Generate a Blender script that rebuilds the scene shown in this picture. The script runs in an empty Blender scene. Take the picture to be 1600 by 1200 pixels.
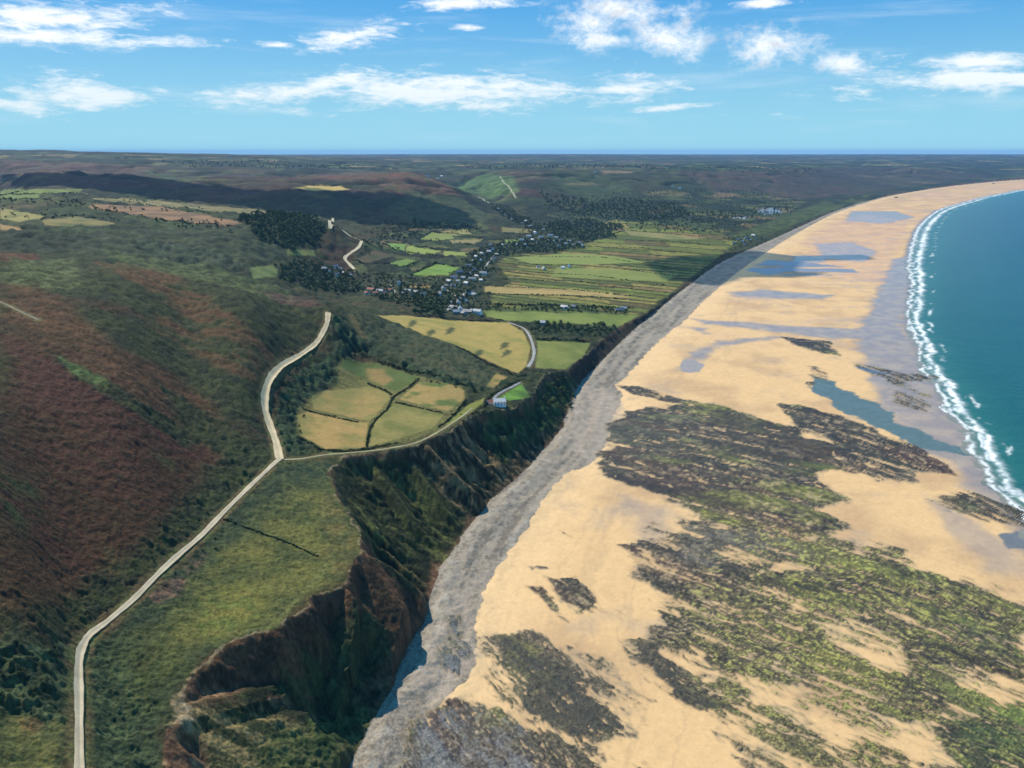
import bpy, math, random
import numpy as np
from mathutils import Vector

# ------------------------------------------------------------------ camera, world, sun, exposure
S = 1.28                      # metres per design unit
F = 1200.0                    # focal length in photograph pixels
H = 250.0 * S                 # height of the camera above the sea
HOR = 237.0
PITCH = math.atan((600 - HOR) / F)
CP, SP = math.cos(PITCH), math.sin(PITCH)
SC = bpy.context.scene
COL = SC.collection
rnd = random.Random(11)

cd = bpy.data.cameras.new('camera')
cam = bpy.data.objects.new('camera', cd)
COL.objects.link(cam)
cam.location = (0, 0, H)
cam.rotation_euler = (math.pi / 2 - PITCH, 0, 0)
cd.sensor_width = 36.0
cd.lens = F / 1600 * 36.0
cd.clip_start = 1.0
cd.clip_end = 90000
SC.camera = cam

SUN_AZ, SUN_EL = math.radians(-42), math.radians(49)   # azimuth from +Y, negative is to the left
sd = bpy.data.lights.new('sun', 'SUN')
sd.energy = 5.0
sd.angle = math.radians(0.5)
sd.color = (1.0, 0.92, 0.78)
sun = bpy.data.objects.new('sun', sd)
COL.objects.link(sun)
sv = Vector((math.sin(SUN_AZ) * math.cos(SUN_EL), math.cos(SUN_AZ) * math.cos(SUN_EL), math.sin(SUN_EL)))
sun.rotation_euler = sv.to_track_quat('Z', 'Y').to_euler()
sun.location = (0, 0, 900)

SC.view_settings.view_transform = 'Standard'
SC.view_settings.look = 'None'
SC.view_settings.gamma = 1
SC.view_settings.use_curve_mapping = False
SC.view_settings.exposure = 0.22


def pix_dir(u, v):
    a = (np.asarray(u, float) - 800) / F
    b = -(np.asarray(v, float) - 600) / F
    return a, CP + b * SP, -SP + b * CP


def build_world():
    w = bpy.data.worlds.new('World')
    SC.world = w
    w.use_nodes = True
    nt = w.node_tree
    N = nt.nodes
    L = nt.links
    N.clear()

    def sock(i, val):
        if hasattr(val, 'links') or isinstance(val, bpy.types.NodeSocket):
            L.new(val, i)
        else:
            i.default_value = val

    def M(op, a, b=0.0, c=None, clamp=False):
        n = N.new('ShaderNodeMath')
        n.operation = op
        n.use_clamp = clamp
        sock(n.inputs[0], a)
        sock(n.inputs[1], b)
        if c is not None:
            sock(n.inputs[2], c)
        return n.outputs[0]

    def mixc(f, a, b):
        n = N.new('ShaderNodeMix')
        n.data_type = 'RGBA'
        sock(n.inputs[0], f)
        sock(n.inputs[6], a)
        sock(n.inputs[7], b)
        return n.outputs[2]

    def sstep(x, e0, e1):
        n = N.new('ShaderNodeMapRange')
        n.interpolation_type = 'SMOOTHSTEP'
        sock(n.inputs[0], x)
        n.inputs[1].default_value = e0
        n.inputs[2].default_value = e1
        return n.outputs[0]
    tc = N.new('ShaderNodeTexCoord')
    sep = N.new('ShaderNodeSeparateXYZ')
    L.new(tc.outputs['Generated'], sep.inputs[0])
    X, Y, Z = sep.outputs
    az = M('ARCTAN2', X, Y)
    hyp = M('SQRT', M('ADD', M('MULTIPLY', X, X), M('MULTIPLY', Y, Y)))
    el = M('DIVIDE', Z, M('MAXIMUM', hyp, 0.01))
    sky = N.new('ShaderNodeTexSky')
    sky.sky_type = 'NISHITA'
    sky.sun_disc = False
    sky.sun_elevation = SUN_EL
    sky.sun_rotation = SUN_AZ
    sky.altitude = 300
    sky.air_density = 1.0
    sky.dust_density = 0.3
    sky.ozone_density = 2.5
    grade = N.new('ShaderNodeHueSaturation')
    grade.inputs['Saturation'].default_value = SKY_SAT
    grade.inputs['Value'].default_value = SKY_VAL
    L.new(sky.outputs[0], grade.inputs['Color'])

    def comb(x, y, z=0.0):
        n = N.new('ShaderNodeCombineXYZ')
        sock(n.inputs[0], x)
        sock(n.inputs[1], y)
        sock(n.inputs[2], z)
        return n.outputs[0]

    def noise(vec, scale, det, rough=0.55, dist=0.0):
        n = N.new('ShaderNodeTexNoise')
        L.new(vec, n.inputs['Vector'])
        n.inputs['Scale'].default_value = scale
        n.inputs['Detail'].default_value = det
        n.inputs['Roughness'].default_value = rough
        n.inputs['Distortion'].default_value = dist
        return n.outputs['Fac']
    # the layer of cloud wisps: elliptical banks (photograph direction, half width, half height, tilt)
    wisp = CLOUD_WISPS
    puff = CLOUD_PUFFS

    def field(items):
        acc = None
        for (u, v, ru, rv, k) in items:
            dx, dy, dz = pix_dir(u, v)
            a0 = math.atan2(dx, dy)
            e0 = dz / math.hypot(dx, dy)
            pa = M('DIVIDE', M('SUBTRACT', az, a0), ru / F)
            pe0 = M('DIVIDE', M('SUBTRACT', el, e0), rv / F)
            pe = M('ADD', pe0, M('MULTIPLY', pa, k * ru / rv))
            r = M('SQRT', M('ADD', M('MULTIPLY', pa, pa), M('MULTIPLY', pe, pe)))
            m = M('SUBTRACT', 1.0, r)
            acc = m if acc is None else M('MAXIMUM', acc, m)
        return acc
    v1 = comb(M('MULTIPLY', az, 1.0), M('MULTIPLY', el, 4.2))
    n1 = noise(v1, 9.0, 8, 0.62, 0.4)
    n2 = noise(comb(az, M('MULTIPLY', el, 3.4), 3.0), 42.0, 8, 0.7, 0.5)
    fw = M('ADD', field(wisp), M('ADD', M('MULTIPLY', M('SUBTRACT', n1, 0.5), 3.0), M('MULTIPLY', M('SUBTRACT', n2, 0.5), 1.7)))
    dw = M('MULTIPLY', sstep(fw, 0.05, 1.0), 0.95)
    n3 = noise(comb(az, M('MULTIPLY', el, 1.5), 7.0), 26.0, 9, 0.66, 0.2)
    fp = M('ADD', field(puff), M('MULTIPLY', M('SUBTRACT', n3, 0.5), 3.4))
    dp = M('MULTIPLY', sstep(fp, 0.0, 1.25), 0.95)
    # thin veil of faint haze bands
    n4 = noise(comb(az, M('MULTIPLY', el, 9.0), 11.0), 5.0, 6, 0.6, 0.3)
    veil = M('MULTIPLY', sstep(n4, 0.50, 0.78), M('MULTIPLY', sstep(el, 0.0, 0.05), 0.20))
    horizon = M('SUBTRACT', 1.0, sstep(el, -0.02, 0.21))
    base = mixc(M('MULTIPLY', horizon, 0.85), mixc(0.8, grade.outputs[0], SKY_TOP), SKY_HOR)
    base = mixc(veil, base, CLOUD_COL)
    c1 = mixc(dw, base, mixc(M('MULTIPLY', sstep(el, 0.03, 0.13), 1.0), CLOUD_LOW, CLOUD_COL))
    n5 = noise(comb(az, M('MULTIPLY', el, 1.5), 9.0), 30.0, 6, 0.6, 0.2)
    n6 = noise(comb(M('ADD', az, 0.006), M('MULTIPLY', M('SUBTRACT', el, 0.008), 1.5), 7.0), 26.0, 9, 0.66, 0.2)
    shade = sstep(M('ADD', M('MULTIPLY', M('SUBTRACT', n3, n6), 3.0), M('MULTIPLY', n5, 0.9)), 0.45, 0.85)
    pc = mixc(M('MULTIPLY', shade, 0.55), CLOUD_COL, CLOUD_SH)
    c2 = mixc(dp, c1, pc)
    bg = N.new('ShaderNodeBackground')
    L.new(c2, bg.inputs[0])
    bg.inputs[1].default_value = SKY_STR
    out = N.new('ShaderNodeOutputWorld')
    L.new(bg.outputs[0], out.inputs[0])


HAZE = 0.000020
SKY_STR = 0.082
SKY_TOP = (0.5, 3.9, 8.8, 1)
SKY_SAT = 1.25
SKY_VAL = 1.0
SKY_HOR = (4.0, 8.0, 9.3, 1)
CLOUD_COL = (11.5, 11.8, 12.0, 1)
CLOUD_LOW = (8.6, 9.8, 10.4, 1)
CLOUD_SH = (6.0, 6.6, 7.6, 1)
CLOUD_WISPS = [(40, 25, 190, 26, -0.08), (200, 20, 90, 20, -0.12), (60, 58, 150, 16, -0.05), (230, 68, 110, 12, -0.05),
               (545, 58, 95, 22, -0.12), (745, 43, 40, 7, 0), (430, 70, 40, 7, 0), (730, 4, 100, 13, -0.03),
               (110, 150, 150, 26, -0.06), (700, 145, 330, 34, 0.0), (470, 140, 200, 20, -0.12), (960, 140, 120, 10, 0),
               (1040, 168, 70, 7, -0.08), (1510, 98, 130, 14, 0.05), (1490, 127, 170, 24, 0.0), (1590, 120, 80, 22, 0),
               (1218, 178, 18, 5, 0), (1190, 6, 50, 7, 0), (740, 132, 130, 16, 0.1)]
CLOUD_PUFFS = [(975, 18, 120, 26, 0.03), (930, 35, 90, 24, 0.05), (1045, 58, 95, 36, 0.0), (960, 62, 100, 16, 0.05), (1200, 72, 85, 34, 0.0),
               (1315, 98, 42, 18, 0)]
build_world()

# ------------------------------------------------------------------ noise and geometry helpers (numpy)
_rs = np.random.RandomState(5)
_perm = _rs.permutation(256).astype(np.int32)
_perm = np.concatenate([_perm, _perm, _perm])
_ang = _rs.rand(256) * 2 * np.pi
_gx, _gy = np.cos(_ang).astype(np.float32), np.sin(_ang).astype(np.float32)


def gnoise(x, y, seed=0):
    x = np.asarray(x, np.float64) + seed * 17.31
    y = np.asarray(y, np.float64) - seed * 9.73
    xi = np.floor(x)
    yi = np.floor(y)
    fx = (x - xi).astype(np.float32)
    fy = (y - yi).astype(np.float32)
    xi = (xi.astype(np.int64) & 255).astype(np.int32)
    yi = (yi.astype(np.int64) & 255).astype(np.int32)
    ux = fx * fx * fx * (fx * (fx * 6 - 15) + 10)
    uy = fy * fy * fy * (fy * (fy * 6 - 15) + 10)
    px0 = _perm[xi]
    px1 = _perm[xi + 1]

    def g(p, dx, dy, o):
        h = _perm[p + yi + o]
        return _gx[h] * dx + _gy[h] * dy
    n00 = g(px0, fx, fy, 0)
    n10 = g(px1, fx - 1, fy, 0)
    n01 = g(px0, fx, fy - 1, 1)
    n11 = g(px1, fx - 1, fy - 1, 1)
    a = n00 + (n10 - n00) * ux
    b = n01 + (n11 - n01) * ux
    return (a + (b - a) * uy) * 1.5


def fbm(x, y, wl, octv=4, seed=0, cut=None, gain=0.55):
    """fractal noise about -1..1; wl = longest wavelength in metres; cut = local mesh spacing (octaves finer than it fade out)"""
    r = np.zeros(np.shape(x), np.float32)
    amp, tot = 1.0, 0.0
    for o in range(octv):
        w = 1.0
        if cut is not None:
            w = np.clip((wl / cut - 1.6) / 1.6, 0, 1).astype(np.float32)
        r += (amp * w) * gnoise(x / wl, y / wl, seed + o * 3)
        tot += amp
        amp *= gain
        wl *= 0.5
    return r / tot * 1.5


def sstep(x, a, b):
    t = np.clip((x - a) / (b - a), 0, 1)
    return t * t * (3 - 2 * t)


def smooth_line(pts, sub=6):
    """Catmull-Rom through rows of any width"""
    P = np.asarray(pts, float)
    P = np.vstack([2 * P[0] - P[1], P, 2 * P[-1] - P[-2]])
    out = []
    for i in range(1, len(P) - 2):
        for k in range(sub):
            t = k / sub
            p0, p1, p2, p3 = P[i - 1], P[i], P[i + 1], P[i + 2]
            out.append(0.5 * (2 * p1 + (p2 - p0) * t + (2 * p0 - 5 * p1 + 4 * p2 - p3) * t * t + (3 * p1 - p0 - 3 * p2 + p3) * t ** 3))
    out.append(P[-2])
    return np.array(out)


def at_z(u, v, z):
    """the point at height z (design units) seen at a pixel of the photograph"""
    dx, dy, dz = pix_dir(u, v)
    t = (z * S - H) / dz
    return dx * t, dy * t, z * S


def seg_dist(px, py, line):
    """distance to a polyline, arc length of the nearest point and its side"""
    best = np.full(px.shape, 1e18)
    arc = np.zeros(px.shape)
    s0 = 0.0
    for i in range(len(line) - 1):
        ax, ay = line[i, 0], line[i, 1]
        bx, by = line[i + 1, 0] - ax, line[i + 1, 1] - ay
        ln2 = bx * bx + by * by + 1e-12
        qx, qy = px - ax, py - ay
        t = np.clip((qx * bx + qy * by) / ln2, 0, 1)
        d = (qx - t * bx) ** 2 + (qy - t * by) ** 2
        m = d < best
        best[m] = d[m]
        ln = math.sqrt(ln2)
        arc[m] = s0 + t[m] * ln
        s0 += ln
    return np.sqrt(best), arc


def inside(px, py, poly):
    c = np.zeros(px.shape, bool)
    n = len(poly)
    for i in range(n):
        x0, y0 = poly[i][0], poly[i][1]
        x1, y1 = poly[(i + 1) % n][0], poly[(i + 1) % n][1]
        if y0 == y1:
            continue
        m = (y0 > py) != (y1 > py)
        c ^= m & (px < (x1 - x0) * (py - y0) / (y1 - y0) + x0)
    return c


# ------------------------------------------------------------------ the lie of the land
# coast lines: foot of the cliff, its top edge, the water's edge
FOOT = [(380, 1700), (470, 1400), (520, 1270), (548, 1200), (575, 1140), (612, 1075), (643, 1010), (664, 965), (670, 935), (690, 885), (715, 850), (740, 815), (775, 775), (820, 735), (858, 695), (880, 665), (890, 632), (905, 602),
        (925, 580), (956, 548), (985, 520), (1019, 492), (1050, 466), (1077, 445), (1125, 411), (1175, 388), (1240, 359), (1300, 332), (1345, 317), (1400, 304), (1470, 293), (1540, 285), (1600, 280.5), (1700, 274), (1900, 266), (2300, 258)]
TOP = [(120, 1700, 62), (200, 1320, 62), (240, 1230, 62), (254, 1190, 62), (262, 1145, 64), (280, 1116, 65), (268, 1104, 66), (275, 1086, 66), (312, 1042, 66), (350, 1011, 66), (388, 994, 66), (431, 985, 64), (452, 962, 64),
       (484, 947, 62), (489, 933, 62), (528, 922, 61), (542, 905, 60), (545, 884, 60), (566, 861, 60), (559, 838, 61), (549, 806, 62), (531, 785, 64), (515, 745, 68), (530, 719, 66), (560, 711, 64), (600, 704, 62), (650, 694, 60),
       (700, 674, 58), (742, 650, 58), (780, 642, 58), (808, 634, 57), (835, 612, 54), (850, 585, 50), (887, 577, 42), (930, 541, 28), (963, 515, 20), (1008, 492, 13), (1046, 464, 9.5), (1072, 444.5, 8), (1122, 410, 7.6), (1172, 387, 7.6),
       (1238, 358, 8), (1298, 331, 8), (1343, 316, 8), (1398, 303, 8), (1468, 292, 8), (1538, 284, 8), (1598, 279.5, 8), (1698, 273, 8), (1898, 265, 8), (2298, 257, 8)]
WATER = [(1900, 1500), (1760, 1200), (1700, 1050), (1680, 930), (1632, 880), (1616, 840), (1600, 812), (1580, 792), (1557, 765), (1545, 740), (1524, 712), (1510, 672), (1482, 645), (1465, 602), (1442, 575), (1433, 535), (1420, 505), (1422, 475), (1425, 450),
         (1423, 430), (1420, 407), (1428, 372), (1436, 355), (1453, 338), (1472, 326.5), (1509, 315.5), (1542, 306.5), (1572, 301), (1600, 296), (1700, 284), (1900, 272), (2300, 261)]
# (photograph x, y, height)
LAND = """252 1200 62;275 1090 66;347 1012 66;431 985 64;487 934 62;544 890 60;566 862 60;550 807 62;515 739 68;531 718 66;
600 702 62;650 692 60;700 672 58;740 650 58;780 640 58;835 612 54;850 585 50;887 576 42;930 540 28;965 514 20;1010 492 13;
1050 462 9;1085 437 8;1130 407 8;1180 383 8;1240 357 9;1300 331 10;1400 304 12;1500 289 14;1600 281 15;1800 270 15;
124 1200 80;124 1020 82;260 885 82;385 765 80;437 718 80;415 640 86;450 565 92;515 490 100;
0 1200 88;0 1000 98;0 800 114;0 600 136;0 500 150;0 440 160;0 396 168;100 900 92;200 700 106;200 600 120;200 500 136;200 410 150;
300 800 84;300 600 104;300 500 120;300 430 134;400 600 98;400 500 115;400 455 120;480 472 106;
50 385 125;50 350 140;50 320 150;50 295 155;200 395 112;200 350 130;200 320 142;200 308 146;350 400 95;350 360 118;350 335 130;350 326 134;
430 410 75;430 385 90;430 345 122;430 332 126;500 400 60;500 345 112;515 342 110;563 377 70;545 400 52;558 422 38;
50 285 150;50 272 172;200 290 140;200 273 168;300 310 110;300 290 140;300 280 150;450 320 90;450 297 130;450 280 148;600 360 40;600 330 70;600 300 115;
600 272 147;700 340 45;700 310 85;640 271 142;680 282 125;720 300 95;760 335 45;780 325 35;750 310 50;
600 462 32;700 450 26;800 450 18;900 450 13;1000 450 10;700 400 28;800 400 18;900 400 14;1000 400 12;1100 400 9;800 370 22;900 370 16;1050 370 12;1150 360 10;1250 340 11;
520 482 100;560 490 90;620 510 78;680 530 70;740 555 62;790 590 58;640 498 58;720 520 54;800 520 48;825 560 50;560 560 74;600 640 66;520 660 70;700 620 62;650 580 66;
500 530 93;750 480 38;650 475 42;900 520 36;900 480 22;960 490 16;
800 330 30;800 300 85;800 275 125;860 264 136;900 330 25;900 300 70;900 275 120;960 300 60;1000 275 112;1000 310 40;1050 330 18;1050 300 55;1100 275 100;
1150 300 30;1200 275 90;1200 300 22;1300 290 25;1300 270 80;1400 285 22;1400 265 85;1500 275 40;1600 270 45"""
# (photograph x, distance, height) for ground that is hidden behind a crest or very far
HIDDEN = [(0, 860, 125), (100, 860, 108), (250, 900, 88), (380, 930, 66), (470, 930, 52), (50, 2430, 110), (200, 2230, 98), (350, 2050, 82), (450, 1930, 66),
          (540, 1850, 42), (50, 3350, 120), (250, 3500, 108), (450, 3900, 112), (600, 4300, 105), (700, 4200, 70), (100, 4500, 165), (100, 5600, 205),
          (0, 7600, 254), (110, 7600, 257), (150, 7800, 243), (200, 7900, 238), (300, 8000, 222), (380, 8300, 214), (500, 8500, 188), (0, 5000, 185), (300, 5000, 150), (420, 5500, 150),
          (700, 6500, 142), (860, 6500, 130), (1000, 6500, 120), (1200, 6800, 108), (1400, 7600, 95), (1600, 8200, 70), (1800, 9000, 60),
          (600, 12000, 165), (800, 11000, 150), (1000, 11000, 140), (1200, 11000, 132), (1400, 12000, 128), (1600, 12000, 122), (1900, 13000, 110),
          (0, 16000, 165), (400, 16000, 165), (700, 17000, 178), (900, 18000, 182), (1100, 18000, 160), (1300, 18000, 160), (1600, 18000, 155),
          (0, 30000, 150), (500, 30000, 150), (800, 30000, 160), (1100, 30000, 150), (1600, 30000, 150), (-300, 30000, 150), (2000, 30000, 140),
          (-300, 150, 115), (-300, 300, 150), (-300, 700, 180), (-300, 2500, 160), (-300, 6000, 230), (-100, 80, 90), (300, 70, 50), (0, 60, 84)]


def ab(x, y):
    return x / y * 3.0, np.log(y)


def zf(u, v, z):
    if v <= 500 or z > 115:
        return 1.0
    f = float(np.interp(u, [0, 700, 780, 850, 1100], [0.86, 0.84, 0.76, 0.66, 0.74]))
    return f + (1 - f) * min(max((z - 82) / 33, 0), 1)


TOP = [(u, v, z * zf(u, v, z)) for u, v, z in TOP]
ctl = []
for it in LAND.replace('\n', '').split(';'):
    u, v, z = map(float, it.split())
    z *= zf(u, v, z)
    x, y, zz = at_z(u, v, z)
    ctl.append((x, y, z))
for u, y, z in HIDDEN:
    ctl.append(((u - 800) / F * y * S, y * S, z))
ctl = np.array(ctl)
ca, cb = ab(ctl[:, 0], ctl[:, 1])


def tps_fit(A, B, Z, lam):
    n = len(A)
    r2 = (A[:, None] - A[None]) ** 2 + (B[:, None] - B[None]) ** 2
    K = 0.5 * r2 * np.log(r2 + 1e-12) + np.eye(n) * lam
    P = np.c_[np.ones(n), A, B]
    M = np.block([[K, P], [P.T, np.zeros((3, 3))]])
    return np.linalg.solve(M, np.r_[Z, 0, 0, 0])


wts = tps_fit(ca, cb, ctl[:, 2], 0.0015)


def land_z(x, y):
    A, B = ab(x, y)
    r = np.full(x.shape, wts[-3]) + wts[-2] * A + wts[-1] * B
    for i in range(len(ca)):
        r2 = (A - ca[i]) ** 2 + (B - cb[i]) ** 2 + 1e-12
        r += wts[i] * 0.5 * r2 * np.log(r2)
    return np.clip(r, 4, 275) * S


foot = smooth_line([at_z(u, v, 6.5)[:2] for u, v in FOOT], 5)
top = smooth_line([at_z(u, v, z)[:2] for u, v, z in TOP], 4)
water = smooth_line([at_z(u, v, 0)[:2] for u, v in WATER], 5)
FAR = 60000.0


def seaward_poly(line, near_first=True):
    L = line if near_first else line
    return np.vstack([L, [[FAR, L[-1, 1]], [FAR, -500], [L[0, 0], -500]]])


# the sheet: columns fan out from under the viewpoint, rows spread with distance (finest mesh nearest)
NC = 1240
A0, A1 = -0.93, 0.93
acol = np.linspace(A0, A1, NC)
yy = np.exp(np.linspace(math.log(60 * S), math.log(31000 * S), 6000))
zref = S * np.interp(yy / S, [60, 350, 700, 1200], [78, 78, 50, 40])
vv = (H - zref) * F * (1 / yy) / (1 + (((H - zref) / yy) * SP) ** 2)
dens = np.abs(np.gradient(F * np.arctan((H - zref) / yy), np.log(yy)))
dens = dens / 1.3 + 58 + 60 * np.exp(-((np.log(yy) - math.log(2600 * S)) / 0.7) ** 2)
cum = np.r_[0, np.cumsum((dens[1:] + dens[:-1]) / 2 * np.diff(np.log(yy)))]
NR = int(cum[-1])
yrow = np.interp(np.linspace(0, cum[-1], NR), cum, yy)
GX = (acol[None, :] * yrow[:, None])
GY = np.repeat(yrow[:, None], NC, 1)
spc = np.maximum(yrow * (acol[1] - acol[0]), np.gradient(yrow) * 0.6)[:, None] * np.ones((1, NC))
print('terrain grid', NR, NC)
# broad land surface on a half-resolution sheet
ri = np.unique(np.r_[np.arange(0, NR, 3), NR - 1])
ci = np.unique(np.r_[np.arange(0, NC, 4), NC - 1])
Lc = land_z(GX[np.ix_(ri, ci)], GY[np.ix_(ri, ci)])
tmp = np.array([np.interp(np.arange(NC), ci, r) for r in Lc])
LZ = np.empty((NR, NC))
fr = np.interp(np.arange(NR), ri, np.arange(len(ri)))
i0 = np.minimum(fr.astype(int), len(ri) - 2)
w_ = (fr - i0)[:, None]
LZ[:] = tmp[i0] * (1 - w_) + tmp[i0 + 1] * w_
# signed distances to the three coast lines, positive towards the sea
rc = np.unique(np.r_[np.arange(0, NR, 2), NR - 1])
cc = np.unique(np.r_[np.arange(0, NC, 2), NC - 1])


def sdist(line):
    gx, gy = GX[np.ix_(rc, cc)], GY[np.ix_(rc, cc)]
    d, s = seg_dist(gx, gy, line)
    ins = inside(gx, gy, seaward_poly(line))
    d = np.where(ins, d, -d)

    def up(a):
        t = np.array([np.interp(np.arange(NC), cc, r) for r in a])
        f = np.interp(np.arange(NR), rc, np.arange(len(rc)))
        j = np.minimum(f.astype(int), len(rc) - 2)
        w = (f - j)[:, None]
        return t[j] * (1 - w) + t[j + 1] * w
    return up(d), up(s)


sF, arcF = sdist(foot)
sT, arcT = sdist(top)
# the water line runs from near to far like the others
sW, arcW = sdist(water)
cut = spc.astype(np.float32)
jit = fbm(GX, GY, 26, 4, 3, cut)
hT = np.clip((LZ / S - 9) / 25, 0, 1)            # how much of a cliff there is here
sTj = sT + jit * 4.5 * hT
sFj = sF + fbm(GX, GY, 34, 3, 8, cut) * 2.5 * hT + hT * 0.0
tcl = np.clip(sTj / np.maximum(sTj - sFj, 0.5), 0, 1)       # 0 at the cliff top, 1 at its foot
is_land = sTj <= 0
is_beach = (sFj >= 0) & ~is_land
is_cliff = ~is_land & ~is_beach


def spread(a, b):
    return np.clip(a, 0, None) / (np.clip(a, 0, None) + np.clip(b, 0, None) + 1e-6)


# beach profile: shingle bank, then flat sand, then under the water
fb = np.clip(sF / np.maximum(sF - sW, 1), 0, 3)
BZ = S * (6.5 - 3.6 * sstep(sF, 0, 62) - 2.9 * np.clip((sF - 30) / np.maximum(sF - 30 - sW, 1), 0, 1))
BZ = np.where(sW > 0, -0.03 * sW, BZ)
BZ = np.where(sW > 0, np.maximum(BZ, -5), np.maximum(BZ, 0.05 + np.minimum(-sW, 40) * 0.004))
BZ += S * 0.35 * fbm(GX, GY, 60, 3, 21, cut) * sstep(-sW, 5, 60)
BZ += S * (0.8 * fbm(GX, GY, 14, 3, 22, cut) + 0.7 * np.sin(sF / 5.5 + 2 * jit)) * (1 - sstep(sF, 25, 60)) * sstep(sF, 0, 10)
# cliff profile with gullies and ribs running down it
dens_c = np.clip((sTj - sFj) / 60.0, 0.4, 3)
rib = 1 - np.abs(fbm(arcF + 9 * fbm(GX, GY, 45, 3, 31, cut), tcl * 14, 17, 3, 33, cut)) * 2.0
rib2 = fbm(arcF * 1.0, tcl * 25, 9, 3, 35, cut)
bowl = 1 - sstep(GY, 385 * S, 425 * S)
scw = 0.10 + 0.58 * bowl
prof = (1 - scw) * (1 - tcl) ** 1.15 + scw * (1 - sstep(tcl, 0.0, 0.16 + 0.34 * bowl))
CZ = 6.5 * S + (LZ - 6.5 * S) * prof
env = np.sin(np.pi * np.clip(tcl, 0, 1)) ** 0.9 * hT * np.clip((sTj - sFj) / (0.9 * np.maximum(LZ, 1)), 0.15, 1)
CZ += env * S * (4.6 * (rib - 0.45) + 2.6 * rib2 + 2.2 * fbm(GX, GY, 14, 4, 37, cut))
_ = 0
lowb = (1 - sstep(GY, 300 * S, 330 * S))
CZ += env * S * 3.0 * lowb * fbm((GX + GY) * 0.7, (GX - GY) * 0.12, 14, 3, 39, cut)
# named spurs that stick out of the cliff
SPURS = [([(564, 864, 60), (588, 872, 51), (612, 886, 41), (640, 908, 28), (662, 928, 12)], 0.85, 2.0),
         ([(276, 1106, 65), (292, 1128, 61), (305, 1150, 56), (322, 1180, 51), (345, 1230, 44)], 0.44, 1.5),
         ([(300, 1125, 56), (360, 1112, 47), (420, 1118, 38), (480, 1140, 28), (530, 1180, 18)], 0.7, 2.0),
         ([(545, 922, 58), (560, 940, 48), (585, 975, 36), (590, 1000, 26)], 0.9, 1.5),
         ([(668, 695, 58), (700, 730, 42), (740, 765, 26), (790, 800, 6)], 1.0, 1.0),
         ([(628, 700, 58), (660, 745, 42), (700, 800, 22), (722, 835, 8)], 1.0, 1.0),
         ([(575, 712, 60), (600, 750, 48), (640, 810, 30), (690, 860, 10)], 0.9, 1.0)]
for pts, slope, cap in SPURS:
    w3 = np.array([at_z(p[0], p[1], p[2] * zf(p[0], p[1], min(p[2], 80))) for p in pts])
    m = (np.abs(GX - w3[:, 0].mean()) < 160) & (np.abs(GY - w3[:, 1].mean()) < 160)
    d, s = seg_dist(GX[m], GY[m], w3)
    cumL = np.r_[0, np.cumsum(np.hypot(np.diff(w3[:, 0]), np.diff(w3[:, 1])))]
    zc = np.interp(s, cumL, w3[:, 2])
    cand = zc - slope * np.maximum(d - cap, 0) - 1.2 * S * np.abs(jit[m])
    t = CZ[m]
    CZ[m] = np.maximum(t, np.where(d < 60, cand, -1e9))
CZ = np.maximum(CZ, BZ * 0 + 5.0 * S)
CZ = CZ * (1 - sstep(tcl, 0.93, 1)) + np.minimum(CZ, 6.5 * S) * sstep(tcl, 0.93, 1)
vall = np.abs(fbm(GX + 90 * fbm(GX, GY, 500, 2, 48), GY, 620 * S, 3, 46, cut, 0.45))
LZ = LZ + (fbm(GX, GY, 520 * S, 4, 45, cut) * 8 * S - 34 * S * np.exp(-(vall / 0.11) ** 2) + 6 * S) * sstep(GY, 2400 * S, 3300 * S) * sstep(LZ, 40 * S, 100 * S) * (1 - 0.75 * sstep(GY, 7000 * S, 10000 * S))
LZ = LZ + fbm(GX, GY, 190 * S, 3, 47, cut) * 3.5 * S * sstep(LZ, 50 * S, 90 * S) * sstep(GY, 900 * S, 1300 * S)
TZ = np.where(is_land, LZ, np.where(is_beach, BZ, CZ))


def sample(arr, x, y):
    x = np.asarray(x, float)
    y = np.asarray(y, float)
    fj = np.clip((x / y - A0) / (A1 - A0) * (NC - 1), 0, NC - 1.001)
    fi = np.clip(np.interp(y, yrow, np.arange(NR)), 0, NR - 1.001)
    i, j = fi.astype(int), fj.astype(int)
    p, q = fi - i, fj - j
    return (arr[i, j] * (1 - p) * (1 - q) + arr[i + 1, j] * p * (1 - q) + arr[i, j + 1] * (1 - p) * q + arr[i + 1, j + 1] * p * q)


def hit(u, v):
    """where the sight line through a pixel of the photograph meets the ground"""
    dx, dy, dz = pix_dir(u, v)
    j = int(np.clip(round((dx / dy - A0) / (A1 - A0) * (NC - 1)), 0, NC - 1))
    zr = H + yrow / dy * dz
    diff = TZB[:, j] - zr
    k = np.nonzero(diff >= 0)[0]
    if len(k) == 0:
        i = NR - 1
        y = yrow[i]
    elif k[0] == 0:
        y = yrow[0]
    else:
        i = k[0]
        t = diff[i - 1] / (diff[i - 1] - diff[i])
        y = yrow[i - 1] + (yrow[i] - yrow[i - 1]) * t
    return float(dx / dy * y), float(y)


TZB = TZ.copy()


def wline(pts, closed=False, step=18):
    P = list(pts) + ([pts[0]] if closed else [])
    out = []
    for p, q in zip(P[:-1], P[1:]):
        n = max(1, int(math.hypot(q[0] - p[0], q[1] - p[1]) / step))
        for k in range(n):
            out.append(hit(p[0] + (q[0] - p[0]) * k / n, p[1] + (q[1] - p[1]) * k / n))
    if not closed:
        out.append(hit(*P[-1][:2]))
    return np.array(out)


def parse(s):
    v = [float(t) for t in s.split()]
    return list(zip(v[0::2], v[1::2]))


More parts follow.
